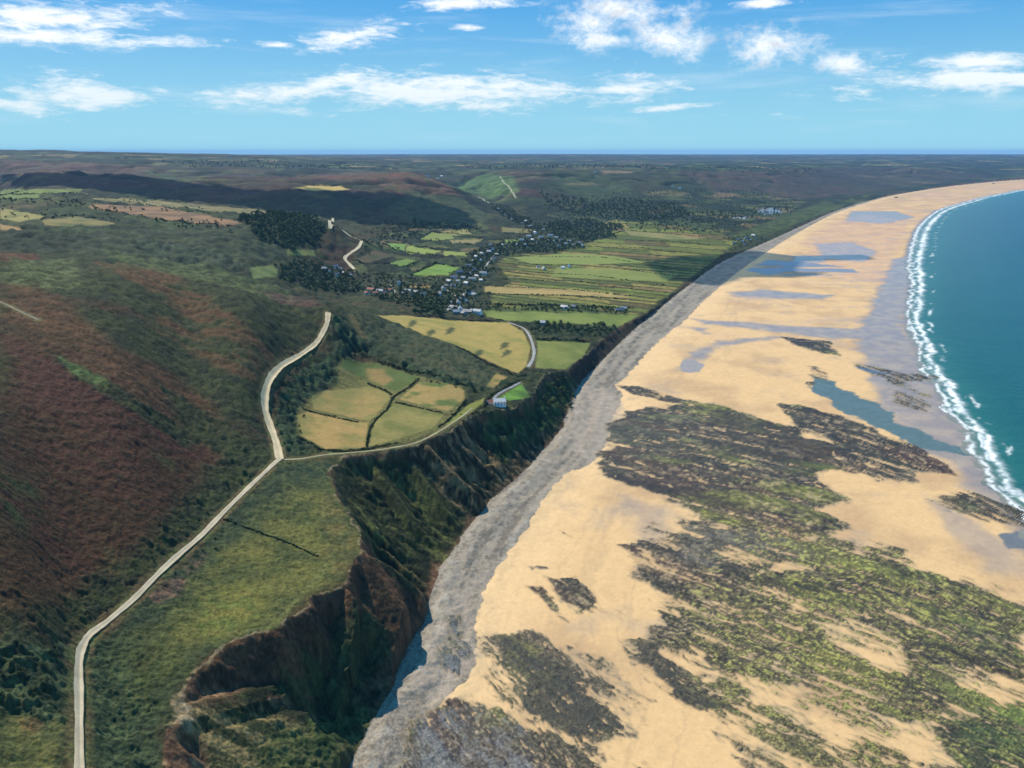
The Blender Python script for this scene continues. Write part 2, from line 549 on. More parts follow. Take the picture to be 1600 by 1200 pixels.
def region(poly_px, feather, wob=0.0, wl=30.0, seed=0, sub=None):
    """(mask, weight): soft membership of a patch of ground outlined on the photograph; feather in metres"""
    w = wline(poly_px, True)
    x0, y0 = w.min(0) - feather * 2 - wob * 2
    x1, y1 = w.max(0) + feather * 2 + wob * 2
    r0, r1 = np.searchsorted(yrow, [y0, y1])
    r1 = min(r1 + 1, NR)
    ra = [x0 / yrow[min(r0, NR - 1)], x0 / yrow[r1 - 1], x1 / yrow[min(r0, NR - 1)], x1 / yrow[r1 - 1]]
    c0, c1 = np.clip(np.searchsorted(acol, [min(ra), max(ra)]), 0, NC)
    sl = (slice(r0, r1), slice(c0, c1))
    gx, gy = GX[sl], GY[sl]
    if gx.size == 0:
        return sl, np.zeros(gx.shape, np.float32), np.zeros(gx.shape)
    d, _ = seg_dist(gx, gy, np.vstack([w, w[:1]]))
    d = np.where(inside(gx, gy, w), d, -d)
    if wob:
        d = d + wob * fbm(gx, gy, wl, 4, 50 + seed, cut[sl])
    return sl, sstep(d, -feather, feather).astype(np.float32), d


# ------------------------------------------------------------------ ground cover (surface colours, shade painted in on one far hill) and small relief
def c(r, g, b, k=0.86):
    s = np.array([r, g, b]) / 255.0
    return (np.where(s <= 0.04045, s / 12.92, ((s + 0.055) / 1.055) ** 2.4) * k).astype(np.float32)


def lerp(a, b, t):
    return a + (b - a) * t[..., None]


AA = GX / GY
SCRUB, BRACK, BRACK2 = c(48, 55, 37), c(66, 71, 41), c(92, 89, 50)
HEATH, HEATH2, RUST = c(86, 56, 42), c(74, 53, 35), c(104, 74, 50)
OLIVE, OLIVE2, TAN, TAN2 = c(112, 110, 60), c(92, 94, 54), c(168, 142, 86), c(184, 154, 100)
GREEN, GREEN2 = c(104, 124, 60), c(122, 146, 66)
WOOD = c(40, 52, 36)
EARTH, EARTH2 = c(104, 76, 56), c(140, 108, 80)
SAND, SAND2, WET = c(214, 175, 122, 0.9), c(194, 157, 112, 0.88), c(140, 124, 112, 0.9)
STONE, STONE2 = c(152, 140, 122, 0.9), c(112, 104, 92, 0.9)

n_big = fbm(GX, GY, 420, 4, 1, cut)
n_mid = fbm(GX, GY, 70, 4, 2, cut)
n_sml = fbm(GX, GY, 11, 4, 4, cut)
n_tiny = fbm(GX, GY, 3.4, 3, 5, cut)
# the finest grain each part of the sheet can carry
n_pix = np.zeros((NR, NC), np.float32)
for k_ in range(0, 9):
    lam = 1.5 * 2.0 ** k_
    wgt = np.exp(-(np.log2(lam / (3.0 * cut)) / 0.9) ** 2)
    n_pix += (wgt * gnoise(GX / lam, GY / lam, 300 + k_)).astype(np.float32)
n_pix2 = np.zeros((NR, NC), np.float32)
for k_ in range(0, 9):
    lam = 1.5 * 2.0 ** k_
    wgt = np.exp(-(np.log2(lam / (7.0 * cut)) / 0.9) ** 2)
    n_pix2 += (wgt * gnoise(GX / lam, GY / lam, 330 + k_)).astype(np.float32)
# the grain of the hillside: streaks of heather and bracken run slantwise down it
p0, p1 = np.array(hit(120, 520)), np.array(hit(380, 680))
dv = (p1 - p0) / np.linalg.norm(p1 - p0)
hs, ht = GX * dv[0] + GY * dv[1], -GX * dv[1] + GY * dv[0]
n_str = fbm(hs / 3.2, ht, 26, 5, 6, np.maximum(cut * 0.6, 0.5))
n_str2 = fbm(hs / 1.8, ht, 9, 4, 7, np.maximum(cut * 0.7, 0.5))

t = sstep(n_mid + 0.6 * n_sml + 0.5 * n_str2, -0.5, 0.6)
C = lerp(SCRUB[None, None] * np.ones((NR, NC, 1), np.float32), BRACK[None, None], t)
C = lerp(C, BRACK2[None, None], sstep(n_str + 0.7 * n_sml + 0.4 * n_big, 0.35, 1.0) * 0.7)
C = lerp(C, HEATH[None, None], sstep(n_big + 0.6 * n_str, 0.05, 0.5) * 0.55)
RH = np.full((NR, NC), 0.9, np.float32)          # roughness
AMP = np.full((NR, NC), 1.0, np.float32)         # how bushy the ground is
K = np.zeros((NR, NC), np.int16)                 # which object a piece of ground belongs to
GROUND, CLIFF, SHINGLE, BEACH, ROCK, POOL = 0, 1, 2, 3, 4, 5
NFIELD = 10
dist = GY

# far country: a patchwork of pastures, arable and woods
fx = (GX * 0.93 + GY * 0.36) / (210 * S) + 0.5 * fbm(GX, GY, 900, 2, 60)
fy = (GY * 0.93 - GX * 0.36) / (260 * S) + 0.5 * fbm(GX, GY, 900, 2, 61)
ix, iy = np.floor(fx), np.floor(fy)
hsh = (np.abs(np.sin(ix * 12.9898 + iy * 78.233) * 43758.5453) % 1).astype(np.float32)
pal = np.array([c(42, 56, 38), c(58, 72, 44), c(40, 52, 36), c(84, 94, 56), c(60, 72, 46), c(136, 120, 84), c(52, 66, 44), c(84, 98, 56), c(40, 52, 38), c(110, 92, 70)])
pc_ = pal[(hsh * 9.99).astype(int)]
edge = np.minimum(np.minimum(fx - ix, 1 - (fx - ix)), np.minimum(fy - iy, 1 - (fy - iy)))
pc_ = lerp(pc_, WOOD[None, None], (1 - sstep(edge, 0.04, 0.10)) * 0.8)
pc_ = lerp(pc_, WOOD[None, None], sstep(fbm(GX, GY / 1.5, 700, 5, 62, cut), -0.12, 0.12) * 0.9)
farm = sstep(dist, 4300 * S, 5600 * S)
C = lerp(C, pc_, farm.astype(np.float32))
# heathery brow of the middle hills
midh = (sstep(dist, 2300 * S, 2700 * S) * (1 - farm)).astype(np.float32)
C = lerp(C, lerp(c(42, 54, 38)[None, None] * np.ones((NR, NC, 1), np.float32), c(72, 56, 50)[None, None], sstep(n_big + LZ / S / 120 - 0.9, -0.2, 0.4)), midh * 0.85)
C = C * (1 - 0.30 * midh * sstep(fbm(GX, GY, 700, 4, 64, cut), 0.0, 0.4))[..., None]
C = lerp(C, BRACK2[None, None], (sstep(fbm(GX, GY, 260, 4, 63, cut), 0.2, 0.6) * midh * 0.6))
C = lerp(C, WOOD[None, None], (np.exp(-(vall / 0.10) ** 2) * sstep(GY, 2400 * S, 3300 * S) * sstep(LZ, 30 * S, 60 * S) * sstep(n_mid + n_pix2, -0.8, 0.2) * 0.9).astype(np.float32))
C = lerp(C, c(98, 112, 62)[None, None], (np.exp(-((vall - 0.24) / 0.07) ** 2) * sstep(GY, 2400 * S, 3300 * S) * sstep(n_big, -0.3, 0.4) * 0.6).astype(np.float32))


def paint(px, col, feather=2.0, wob=2.0, wl=20.0, w=1.0, col2=None, nwl=18.0, seed=0, amp=None, rough=None, klass=None, streak=False, sdir=None, thr=(-0.4, 0.5)):
    P = parse(px) if isinstance(px, str) else px
    sl, m, d = region(P, feather, wob, wl, seed)
    if m.size == 0:
        return
    cc_ = np.asarray(col)[None, None] * np.ones(m.shape + (1,), np.float32)
    if col2 is not None:
        if sdir is not None:
            a_, b_ = np.array(hit(*sdir[0])), np.array(hit(*sdir[1]))
            e_ = (b_ - a_) / np.linalg.norm(b_ - a_)
            al, ac = GX[sl] * e_[0] + GY[sl] * e_[1], -GX[sl] * e_[1] + GY[sl] * e_[0]
            ac = ac + 3.0 * fbm(GX[sl], GY[sl], 30, 3, 170 + seed, cut[sl])
            q = fbm(al / 7, ac, nwl, 4, 70 + seed, cut[sl] * 0.6) + 0.35 * n_pix[sl]
        elif streak:
            q = n_str[sl] + 0.5 * n_str2[sl]
        else:
            q = fbm(GX[sl], GY[sl], nwl, 4, 70 + seed, cut[sl])
        cc_ = lerp(cc_, np.asarray(col2)[None, None], sstep(q, *thr))
    C[sl] = lerp(C[sl], cc_, m * w)
    if amp is not None:
        AMP[sl] += (amp - AMP[sl]) * m
    if rough is not None:
        RH[sl] += (rough - RH[sl]) * m
    if klass is not None:
        k = K[sl]
        k[m > 0.5] = klass
        K[sl] = k


# --- the near hillside
paint('0 396 150 400 300 430 480 470 510 480 500 520 440 570 400 640 300 560 200 480 80 450 0 440', BRACK, 12, 8, 40, 0.9, SCRUB, 20, 1)
paint('0 394 60 396 60 408 0 408', HEATH, 6, 3, 20, 0.9, RUST)
paint('150 408 260 420 330 470 400 520 430 560 400 575 330 530 240 460', RUST, 8, 8, 40, 0.75, BRACK, 20, 2, streak=True, thr=(-0.1, 0.5))
paint('0 440 60 445 170 500 290 565 345 640 340 690 250 660 130 590 0 530', HEATH2, 10, 8, 40, 0.85, RUST, 20, 3, streak=True)
paint('100 470 200 490 300 540 400 600 420 650 360 660 280 590 180 540', BRACK, 9, 8, 40, 0.9, SCRUB, 20, 4)
paint('240 485 330 535 410 590 400 600 330 570 250 520', RUST, 6, 5, 30, 0.7, BRACK, 20, 5, streak=True)
paint('0 525 110 560 200 620 290 660 330 690 350 720 300 760 280 830 200 900 100 965 0 985', HEATH, 14, 10, 50, 0.95, HEATH2, 24, 6, streak=True)
paint('30 540 120 580 250 660 330 730 250 740 150 660 60 600', c(80, 50, 42), 20, 10, 60, 0.5, HEATH, 30, 7, streak=True)
paint('70 545 160 590 260 650 310 690 290 700 200 640 110 585', SCRUB, 4, 4, 20, 0.9, BRACK, 12, 8, amp=1.5)
paint('95 560 160 588 165 602 120 590', c(104, 122, 68), 3, 4, 14, 0.8, BRACK, 10, 9)
paint('250 600 330 650 400 690 415 720 360 715 290 680', BRACK, 7, 7, 30, 0.9, SCRUB, 14, 10, amp=1.6)
paint('200 745 260 700 300 760 240 850 170 880 140 800', HEATH2, 14, 8, 40, 0.6, OLIVE2, 30, 11, thr=(0.2, 0.8))
paint('0 740 60 760 80 800 30 815 0 800', c(70, 78, 46), 8, 8, 30, 0.8, HEATH, 16, 12)
paint('0 860 130 900 200 890 130 965 0 990', HEATH2, 14, 8, 40, 0.6, RUST, 20, 13, streak=True)
paint('425 720 380 760 300 845 210 925 170 960 130 985 60 990 0 1000 0 960 100 940 190 880 260 800 330 740 400 690', SCRUB, 8, 7, 30, 0.92, BRACK, 12, 14, amp=1.8)
paint('0 985 100 990 122 1010 120 1060 112 1240 0 1240 -200 1240 -200 985', c(50, 62, 42), 8, 6, 30, 0.95, c(84, 94, 62), 9, 15, amp=2.2)
paint('-60 1140 30 1125 60 1140 100 1135 95 1230 -60 1240', c(124, 118, 66), 4, 4, 14, 0.85, OLIVE2, 12, 16, amp=0.8)
paint('30 1128 65 1130 60 1145 35 1145', c(140, 110, 70), 2, 2, 9, 0.8)
# --- between the track and the cliff edge
paint('440 725 515 722 535 790 560 850 560 880 480 930 430 985 340 1010 275 1080 262 1140 240 1240 136 1240 134 1030 150 1005 200 960 300 870 380 785', c(56, 68, 48), 5, 4, 20, 0.97, c(76, 84, 54), 14, 17, amp=1.0)
paint('450 760 520 745 540 800 560 850 540 890 480 930 440 970 340 1010 300 1040 250 1060 230 1000 260 940 340 880 400 830', c(120, 114, 58), 14, 12, 60, 0.8, c(84, 88, 48), 26, 18, amp=0.6)
paint('345 930 380 912 410 940 412 970 370 985 335 1000 300 985 300 955', c(128, 120, 60), 10, 5, 20, 0.8, c(104, 112, 54), 9, 19, amp=0.4)
paint('505 760 545 800 558 850 545 890 515 905 510 850', c(118, 104, 60), 8, 6, 24, 0.75, c(84, 86, 50), 14, 20, amp=0.5)
paint('508 880 520 885 470 935 425 985 405 990 440 960', c(112, 112, 62), 1.6, 1, 9, 0.8, amp=0.2)
paint('136 1240 134 1040 150 1010 190 1000 215 1050 230 1120 225 1240', c(54, 66, 44), 8, 6, 24, 0.9, c(86, 96, 62), 8, 21, amp=2.0)
paint('180 1030 240 1010 300 1040 262 1085 225 1100', c(88, 94, 50), 10, 8, 30, 0.7, BRACK, 14, 22)
paint('232 935 250 915 285 900 292 915 270 935 245 942', c(128, 98, 78), 2.5, 3, 8, 0.95, c(92, 80, 66), 6, 23, amp=0.9)
paint('290 880 318 865 320 880 290 900', c(120, 96, 76), 2.5, 3, 8, 0.7, SCRUB, 5, 24)
# --- scrub and the old fields above the cliff
paint('512 490 530 540 505 560 470 575 445 600 432 640 440 700 462 712 480 705 466 660 468 640 500 610 545 590 530 560 560 550 800 600 760 610 700 600 600 560 560 500', c(44, 58, 42), 5, 4, 20, 0.95, c(64, 82, 54), 12, 25, amp=2.6)
paint('523 485 570 490 640 512 712 540 765 572 785 592 760 605 700 590 620 560 560 530', c(62, 74, 50), 8, 6, 40, 0.85, c(84, 84, 58), 20, 26, amp=1.2)
paint('543 490 552 491 566 515 574 528 566 528 552 512', c(120, 104, 66), 2, 1, 9, 0.8, amp=0.5)
paint('534 561 588 567 659 589 725 605 728 623 712 661 640 690 570 702 509 704 466 682 462 648 488 618 531 600 526 573', c(112, 108, 62), 3, 2, 14, 0.9, amp=0.3)

FIELDS = []


WOODFLOOR = ['432 420 470 407 520 418 556 430 566 448 545 458 500 455 440 447',
             '645 470 660 462 680 468 695 484 690 494 665 492 648 484',
             '832 506 880 507 960 510 968 518 950 532 925 528 880 524 838 520',
             '860 585 900 590 895 630 868 660 840 640 838 610',
             '380 343 400 335 450 333 495 346 506 370 490 384 440 384 400 370',
             '730 400 780 382 830 375 900 378 915 388 860 396 800 398 775 402 760 430 735 440 722 425',
             '850 352 872 345 890 349 915 340 935 350 962 348 975 358 950 362 962 372 935 374 915 382 895 372 870 372 862 360',
             '880 335 960 310 1060 318 1080 335 1040 348 960 342',
             '700 478 760 480 850 480 990 484 985 490 850 487 700 486']


def field(label, px, col, col2=None, nwl=40, feather=1.2, seed=0, amp=0.12, thr=(-0.4, 0.5), cat='field'):
    k = NFIELD + len(FIELDS)
    col = np.asarray(col) * 0.92
    col2 = None if col2 is None else np.asarray(col2) * 0.86
    FIELDS.append((k, label, cat))
    paint(px, col, feather, feather * 0.4, 16, 1.0, col2, nwl, seed + 30, amp=amp, klass=k, thr=thr)


field('dry tan field nearest the pale track, bottom left of the old cliff-top fields', '465 648 482 643 575 661 570 699 509 702 472 681', c(172, 142, 86), c(140, 130, 74), 30)
field('worn olive and tan field behind a dark hedge, left of the hedge crossing', '490 626 509 611 575 604 601 611 611 620 587 650 574 658 489 639', c(134, 126, 72), c(160, 136, 82), 26, seed=1)
field('olive tan field right of the hedge crossing beside the cliff path', '617 630 693 649 674 670 576 698 585 659', c(146, 134, 78), c(122, 122, 66), 30, seed=2)
field('tan field with a green patch behind the hedge crossing', '624 624 652 599 700 599 724 609 726 622 700 643', c(160, 136, 82), c(98, 112, 58), 34, seed=3, thr=(0.0, 0.5))
field('upper green field of the old cliff-top fields with a tan blotch', '535 562 588 568 657 590 619 612 577 595 533 573', c(92, 106, 58), c(88, 100, 52), 30, seed=4)
paint('573 575 600 578 612 595 598 602 575 592', c(150, 122, 76), 5, 4, 18, 0.8, amp=0.2)
field('thin olive strip field below the farm drive, running along the cliff path', '732 632 758 621 753 632 712 660 692 667', c(132, 132, 66), seed=5)
field('large golden field below the village, with dark shrub patches and a bending lane at its right', '586 492 631 493 712 501 794 504 817 518 829 542 823 571 809 584 759 562 712 539 665 524 620 505', c(172, 150, 84), c(142, 138, 72), 60, 1.6, seed=6, thr=(-0.2, 0.8))
field('small tan triangle field between the dark hill spur and the farm lane', '760 603 776 583 793 589 772 606', c(166, 138, 82), c(128, 120, 68), 20, seed=7)
field('olive field right of the bending lane, above the cliff', '838 532 922 536 913 555 884 577 850 577 836 574 840 546', c(132, 134, 70), c(116, 124, 62), 50, 1.6, seed=8)
field('bright green lawn beside the white farmhouse', '815 599 829 622 797 626 779 622', c(110, 150, 62), c(96, 132, 56), 12, seed=9)
for q, (u_, v_) in enumerate([(643, 507), (672, 521), (702, 518), (787, 541), (747, 553), (790, 553)]):
    paint([(u_ - 6, v_ + 5), (u_ - 4, v_ - 3), (u_ + 2, v_ - 7), (u_ + 9, v_ - 5), (u_ + 7, v_), (u_ + 1, v_ + 3)], c(66, 76, 46), 3, 2.5, 10, 0.9, amp=1.6)
# --- hills behind
paint('0 296 140 300 280 322 380 332 470 330 500 345 430 410 350 405 200 400 0 390', c(50, 60, 43), 14, 8, 60, 0.85, c(76, 84, 56), 40, 31, amp=1.0)
paint('0 350 100 356 140 372 90 392 0 392', c(52, 62, 46), 16, 8, 50, 0.8, SCRUB, 20, 32, amp=1.6)
paint('200 375 300 380 370 405 400 418 330 420 230 400', c(52, 64, 48), 10, 8, 40, 0.8, c(84, 92, 66), 20, 33, amp=1.8)
paint('150 388 300 410 430 445 480 470 470 478 340 445 200 415', c(104, 116, 66), 8, 6, 40, 0.6, BRACK, 20, 34)
paint('0 410 120 405 130 450 60 450 0 440', BRACK, 8, 6, 40, 0.7, c(110, 118, 72), 18, 35)
paint('400 455 470 462 500 480 440 475', c(96, 66, 62), 6, 5, 20, 0.6)
field('brown stubble field in a long thin band across the left plateau', '150 319 250 323 330 338 378 348 350 354 290 348 200 335 130 324', c(150, 116, 82), c(120, 98, 74), 60, 4, seed=10)
field('pale long field along the plateau edge under the dark valley', '115 308 230 312 330 322 420 328 470 334 420 336 330 330 200 318', c(140, 128, 84), c(104, 102, 66), 60, 4, seed=11)
field('green strip field at the far left of the plateau', '0 296 130 295 125 300 60 304 0 303', c(122, 134, 68), c(98, 112, 58), 60, 4, seed=12)
field('olive strip field at the far left of the plateau, nearer than the green one', '0 305 60 304 62 309 0 312', c(110, 124, 66), seed=13)
field('tan field at the left frame edge on the plateau', '0 325 70 337 62 342 30 347 0 342', c(154, 142, 84), c(126, 124, 72), 50, 4, seed=14)
field('olive and tan field between scrub on the left plateau', '65 344 120 338 180 348 175 352 110 354 70 352', c(138, 124, 76), c(98, 104, 64), 60, 4, seed=15)
field('thin tan field under scrub at the left frame edge', '0 350 35 358 28 362 0 358', c(158, 128, 82), seed=16)
field('olive meadow in the lee of the wooded hill', '447 389 491 390 494 400 450 398', c(128, 132, 72), c(108, 116, 62), 30, 3, seed=17)
field('pale green meadow left of the dark trees at the valley mouth', '390 418 431 413 434 432 396 436', c(116, 126, 72), c(98, 112, 64), 30, 3, seed=18)
field('bright golden field high on the dark far ridge', '456 295 494 289.5 534 292 547 296 494 298', c(196, 168, 96), feather=6, seed=19)
paint('200 262 260 268 300 285 270 282', c(92, 108, 70), 20, 10, 80, 0.6, SCRUB, 60, 36)
paint('0 250 120 254 240 262 220 272 0 272', c(112, 80, 68), 30, 14, 120, 0.7, c(78, 72, 56), 120, 37)
paint('460 275 560 268 640 270 690 285 720 305 640 300 560 285', c(116, 78, 66), 20, 10, 90, 0.75, c(82, 80, 54), 90, 38)
paint('640 300 720 310 770 340 740 355 650 350 600 330', c(62, 78, 50), 14, 8, 60, 0.7, c(84, 92, 58), 60, 39)
paint('700 290 760 272 800 275 810 300 770 312 730 300', c(96, 126, 64), 24, 12, 80, 0.75, c(64, 84, 52), 60, 40)
paint('860 268 930 270 990 300 960 318 880 300', c(90, 112, 60), 24, 12, 80, 0.6, c(58, 72, 48), 60, 41)
paint('1050 268 1200 268 1300 282 1340 300 1250 312 1120 300', c(92, 74, 64), 40, 20, 160, 0.75, c(58, 64, 48), 120, 42, amp=1.2)
paint('1200 262 1420 262 1560 275 1420 292 1330 305 1230 300', c(78, 66, 58), 50, 20, 160, 0.7, c(52, 58, 46), 120, 43)
paint('1320 322 1250 348 1170 378 1120 400 1080 420 1060 400 1150 365 1230 335 1290 315', c(62, 76, 44), 12, 8, 60, 0.8, c(86, 96, 56), 50, 44)

for pi_, (px, cw, chh) in enumerate([('850 338 900 322 960 305 1060 298 1180 300 1262 316 1200 348 1120 366 1000 352 930 345', 130, 110), ('570 372 650 345 760 350 800 400 742 432 700 470 640 446 575 446 548 425', 75, 60), ('0 292 140 298 380 330 340 352 200 360 0 362', 150, 130)]):
    sl, m, d = region(parse(px), 10, 14, 80)
    gx1 = (GX[sl] * 0.9 + GY[sl] * 0.43) / (cw * S) + 0.35 * fbm(GX[sl], GY[sl], 260, 2, 140 + pi_)
    gy1 = (GY[sl] * 0.9 - GX[sl] * 0.43) / (chh * S) + 0.35 * fbm(GX[sl], GY[sl], 260, 2, 150 + pi_)
    jx, jy = np.floor(gx1), np.floor(gy1)
    hh_ = (np.abs(np.sin(jx * 41.3 + jy * 17.7 + pi_) * 23421.6) % 1)
    pp = np.array([c(44, 56, 38), c(84, 92, 54), c(52, 62, 42), c(100, 100, 60), c(62, 76, 46), c(112, 98, 68), c(40, 50, 36), c(74, 88, 50)])[(hh_ * 7.99).astype(int)]
    ed_ = np.minimum(np.minimum(gx1 - jx, 1 - (gx1 - jx)), np.minimum(gy1 - jy, 1 - (gy1 - jy)))
    pp = lerp(pp, WOOD[None, None], (1 - sstep(ed_ + 0.05 * fbm(GX[sl], GY[sl], 30, 3, 160, cut[sl]), 0.06, 0.12)) * 0.9)
    C[sl] = lerp(C[sl], pp, (m * (0.85 if pi_ < 2 else 0.5) * (K[sl] == 0)).astype(np.float32))
for px in ['560 436 600 425 650 436 690 432 715 420 740 395 775 378 790 395 776 425 760 445 752 470 760 494 700 494 680 478 600 470 560 458', '770 325 800 332 840 350 870 352 900 372 915 384 880 392 800 396 772 384 800 366 820 356 790 345']:
    paint(px, c(44, 54, 38), 10, 16, 60, 0.75, c(78, 80, 58), 26, 143)
paint('860 268 960 262 1060 268 1120 290 1060 304 960 318 900 325 840 318', c(46, 58, 40), 24, 20, 120, 0.55, c(64, 76, 46), 90, 144)  # shade over the far hill, painted into its ground colour
# --- the coastal plain: long narrow strips between low banks
tl = hit(900, 420)
w_str = GY + 0.42 * GX
vs_ = [345, 352, 357, 363, 370, 376, 383, 390, 394, 398, 402, 406, 410, 414, 418, 422, 427, 431, 435, 440, 444, 449, 454, 459, 463, 468, 474, 480, 487]
ws_ = sorted([(lambda p: p[1] + 0.42 * p[0])(hit(900, v)) for v in vs_])
idx = np.searchsorted(ws_, w_str + 5 * n_mid)
plain = parse('765 488 770 462 800 440 775 412 800 395 870 392 940 372 930 350 960 344 1050 352 1130 366 1150 378 1120 404 1074 438 1046 460 1008 488 960 500 880 496')
sl, m, d = region(plain, 6, 4, 60)
spal = np.array([c(104, 116, 58), c(128, 134, 70), c(92, 106, 54), c(140, 138, 76), c(112, 128, 60), c(100, 98, 58), c(122, 132, 66), c(132, 120, 76), c(86, 102, 52), c(116, 124, 64)])
sid = idx[sl]
cross = np.floor((GX[sl] - 0.42 * GY[sl] * 0 + 40 * np.sin(sid * 7.7)) / (190 + 60 * np.sin(sid * 3.1)))
hs2 = np.abs(np.sin(sid * 91.7 + cross * 37.1) * 9973.1) % 1
scol = spal[(hs2 * 9.99).astype(int)]
wl_ = np.array(ws_)
ww = (w_str + 5 * n_mid)[sl]
dl = np.min(np.abs(ww[..., None] - wl_), -1)
wd = 3.0 + GY[sl] * 0.0016
scol = lerp(scol, c(54, 66, 40)[None, None], (1 - sstep(dl, wd, wd * 2.0)) * (0.7 + 0.3 * sstep(n_mid[sl], -0.3, 0.3)))
scol *= np.array([1.06, 0.90, 0.86])
scol *= (0.92 + 0.10 * n_mid[sl] + 0.06 * fbm(GX[sl] / 6, GY[sl], 26, 3, 88, cut[sl]))[..., None]
C[sl] = lerp(C[sl], scol.astype(np.float32), m)
AMP[sl] += (0.25 - AMP[sl]) * m
field('tan stubble strip across the coastal plain beside the village', '757 447 800 447 900 452 985 461 980 466 900 461 800 459 757 458', c(172, 148, 92), c(152, 136, 84), 60, 3, seed=20)
field('olive field strip behind the dark tree belt', '755 484 820 482 930 487 1000 492 965 512 900 506 790 502 760 494', c(130, 138, 70), c(114, 128, 62), 60, 3, seed=21)
field('wide yellow green pasture in the middle of the coastal plain', '870 418 960 420 1060 428 1040 440 940 436 860 432', c(124, 132, 68), c(138, 142, 76), 60, 3, seed=22)
field('mown pale pasture nearest the upper village, on the plain', '800 402 880 396 960 400 1010 410 930 413 830 412', c(126, 140, 70), c(140, 144, 78), 60, 3, seed=23)
field('tan pasture by the woods below the far hill', '975 359 1050 365 1100 374 1050 374 985 368', c(142, 132, 84), c(120, 124, 70), 60, 4, seed=24)
for lab, px, a_, b_ in [('small olive meadow with trees round it above the village houses', '656 373 675 363 706 366 709 373 681 376', c(128, 138, 72), None),
                        ('small tan meadow above the village, right of the olive one', '688 362 731 357 737 367 712 368', c(142, 136, 82), None),
                        ('small light green meadow at the foot of the dark ridge', '603 380 634 381 631 393 616 390', c(112, 142, 68), None),
                        ('long yellow green meadow at the foot of the dark ridge', '636 384 691 392 675 398 634 395', c(138, 150, 72), None),
                        ('small yellow green meadow beside the village lane', '693 392 731 395 731 401 694 400', c(140, 148, 76), None),
                        ('brown heathy field right of the zigzag track', '551 407 588 391 615 400 575 411', c(96, 84, 62), c(74, 78, 52)),
                        ('green meadow under the brown field', '607 412 637 404 655 409 625 417', c(112, 134, 66), None),
                        ('bright green meadow in the middle of the village', '642 429 681 413 718 418 700 431', c(124, 150, 68), c(110, 138, 62)),
                        ('thin tan plot beside the village road', '631 445 675 445 672 450 640 450', c(160, 136, 88), None),
                        ('tan meadow above the village trees', '703 375 755 374 741 381 704 380', c(140, 128, 84), None),
                        ('brown olive field on the slope above the big village', '784 355 834 358 831 364 785 364', c(126, 118, 72), None),
                        ('green plot between village gardens', '787 374 811 374 808 381 788 380', c(120, 138, 70), None)]:
    field(lab, px, a_, b_, 40, 2.2, seed=len(FIELDS))
for k_, px in enumerate(['1000 303 1040 298 1080 302 1060 308', '1120 300 1150 302 1145 308 1110 307', '880 285 940 286 935 290 885 289', '1010 330 1040 322 1050 330 1020 338',
                         '1180 325 1240 326 1235 332 1180 331', '935 266 990 267 988 271 940 270']):
    paint(px, [c(112, 104, 70), c(132, 110, 84)][k_ % 2], 14, 8, 60, 0.8)

for poly in WOODFLOOR:
    paint(poly, WOOD, 14, 26, 60, 0.7, c(52, 68, 42), 20, 44)
# --- cliff colours
tc_ = tcl.astype(np.float32)
veg = lerp(c(42, 46, 30)[None, None] * np.ones((NR, NC, 1), np.float32), c(72, 78, 46)[None, None], sstep(rib2 + rib * 0.9 - 0.2 + 0.5 * n_sml, 0.0, 0.9))
ear = lerp(EARTH[None, None] * np.ones((NR, NC, 1), np.float32), EARTH2[None, None], sstep(n_sml + 0.7 * n_tiny, 0.0, 0.8))
scarp = (1 - sstep(tc_ + 0.05 * n_mid, 0.16, 0.30))
sc_ = scarp * 0.9
sc_ = np.maximum(sc_, sstep(rib + 0.4 * n_sml, 0.75, 1.0) * 0.55)
sc_ = np.maximum(sc_, sstep(tc_ + 0.06 * n_sml, 0.86, 0.95) * 0.7)
cc2 = lerp(veg, ear, sc_)
mc = (is_cliff & (hT > 0.02))
C[mc] = cc2[mc]
K[is_cliff & (hT > 0.02)] = CLIFF
AMP[mc] = 0.45
paint('520 720 640 715 760 740 720 820 700 860 620 870 560 850 545 800 520 760', c(38, 50, 32), 4, 6, 24, 0.85, c(70, 78, 44), 9, 45, amp=0.5)
paint('628 704 700 676 742 655 790 655 850 680 830 725 780 770 742 808 720 800 690 770', c(44, 46, 32), 4, 6, 14, 0.9, c(128, 106, 74), 8, 46, sdir=((690, 705), (760, 780)), thr=(-0.05, 0.45))
paint('530 722 620 708 680 760 730 810 715 850 690 880 640 870 580 850 550 800', c(44, 48, 28), 4, 6, 14, 0.75, c(98, 98, 52), 9, 44, sdir=((560, 740), (660, 840)), thr=(-0.1, 0.6))
paint('276 1088 312 1044 350 1013 388 996 431 987 484 950 528 924 545 908 547 886 566 864 600 888 640 925 664 960 640 1012 600 1062 570 1100 500 1060 440 1075 380 1070 330 1086 296 1100', c(100, 72, 50), 3, 4, 16, 0.95, c(64, 52, 38), 14, 70, amp=0.7)
paint('560 1100 600 1062 640 1012 664 960 655 950 625 1000 590 1045 545 1100', c(104, 78, 56), 2, 3, 10, 0.7)
paint('285 1110 350 1095 430 1110 470 1140 520 1180 500 1240 360 1240 310 1160', c(62, 66, 40), 5, 5, 16, 0.9, c(140, 122, 80), 8, 47, amp=0.8, sdir=((300, 1110), (470, 1190)), thr=(-0.35, 0.35))
paint('400 1160 480 1130 560 1100 600 1120 560 1170 500 1240 420 1240', c(52, 68, 38), 5, 5, 16, 0.8, c(84, 92, 52), 8, 48, amp=1.8)
paint('510 1000 545 955 590 965 610 1000 600 1040 560 1090 520 1110 470 1085 430 1080', c(48, 60, 38), 5, 5, 16, 0.85, c(70, 82, 48), 8, 49, amp=2.0)
paint('268 1084 285 1086 300 1115 312 1130 296 1140 272 1130', c(170, 146, 112), 1.5, 2.5, 7, 0.9, c(120, 108, 78), 5, 50)
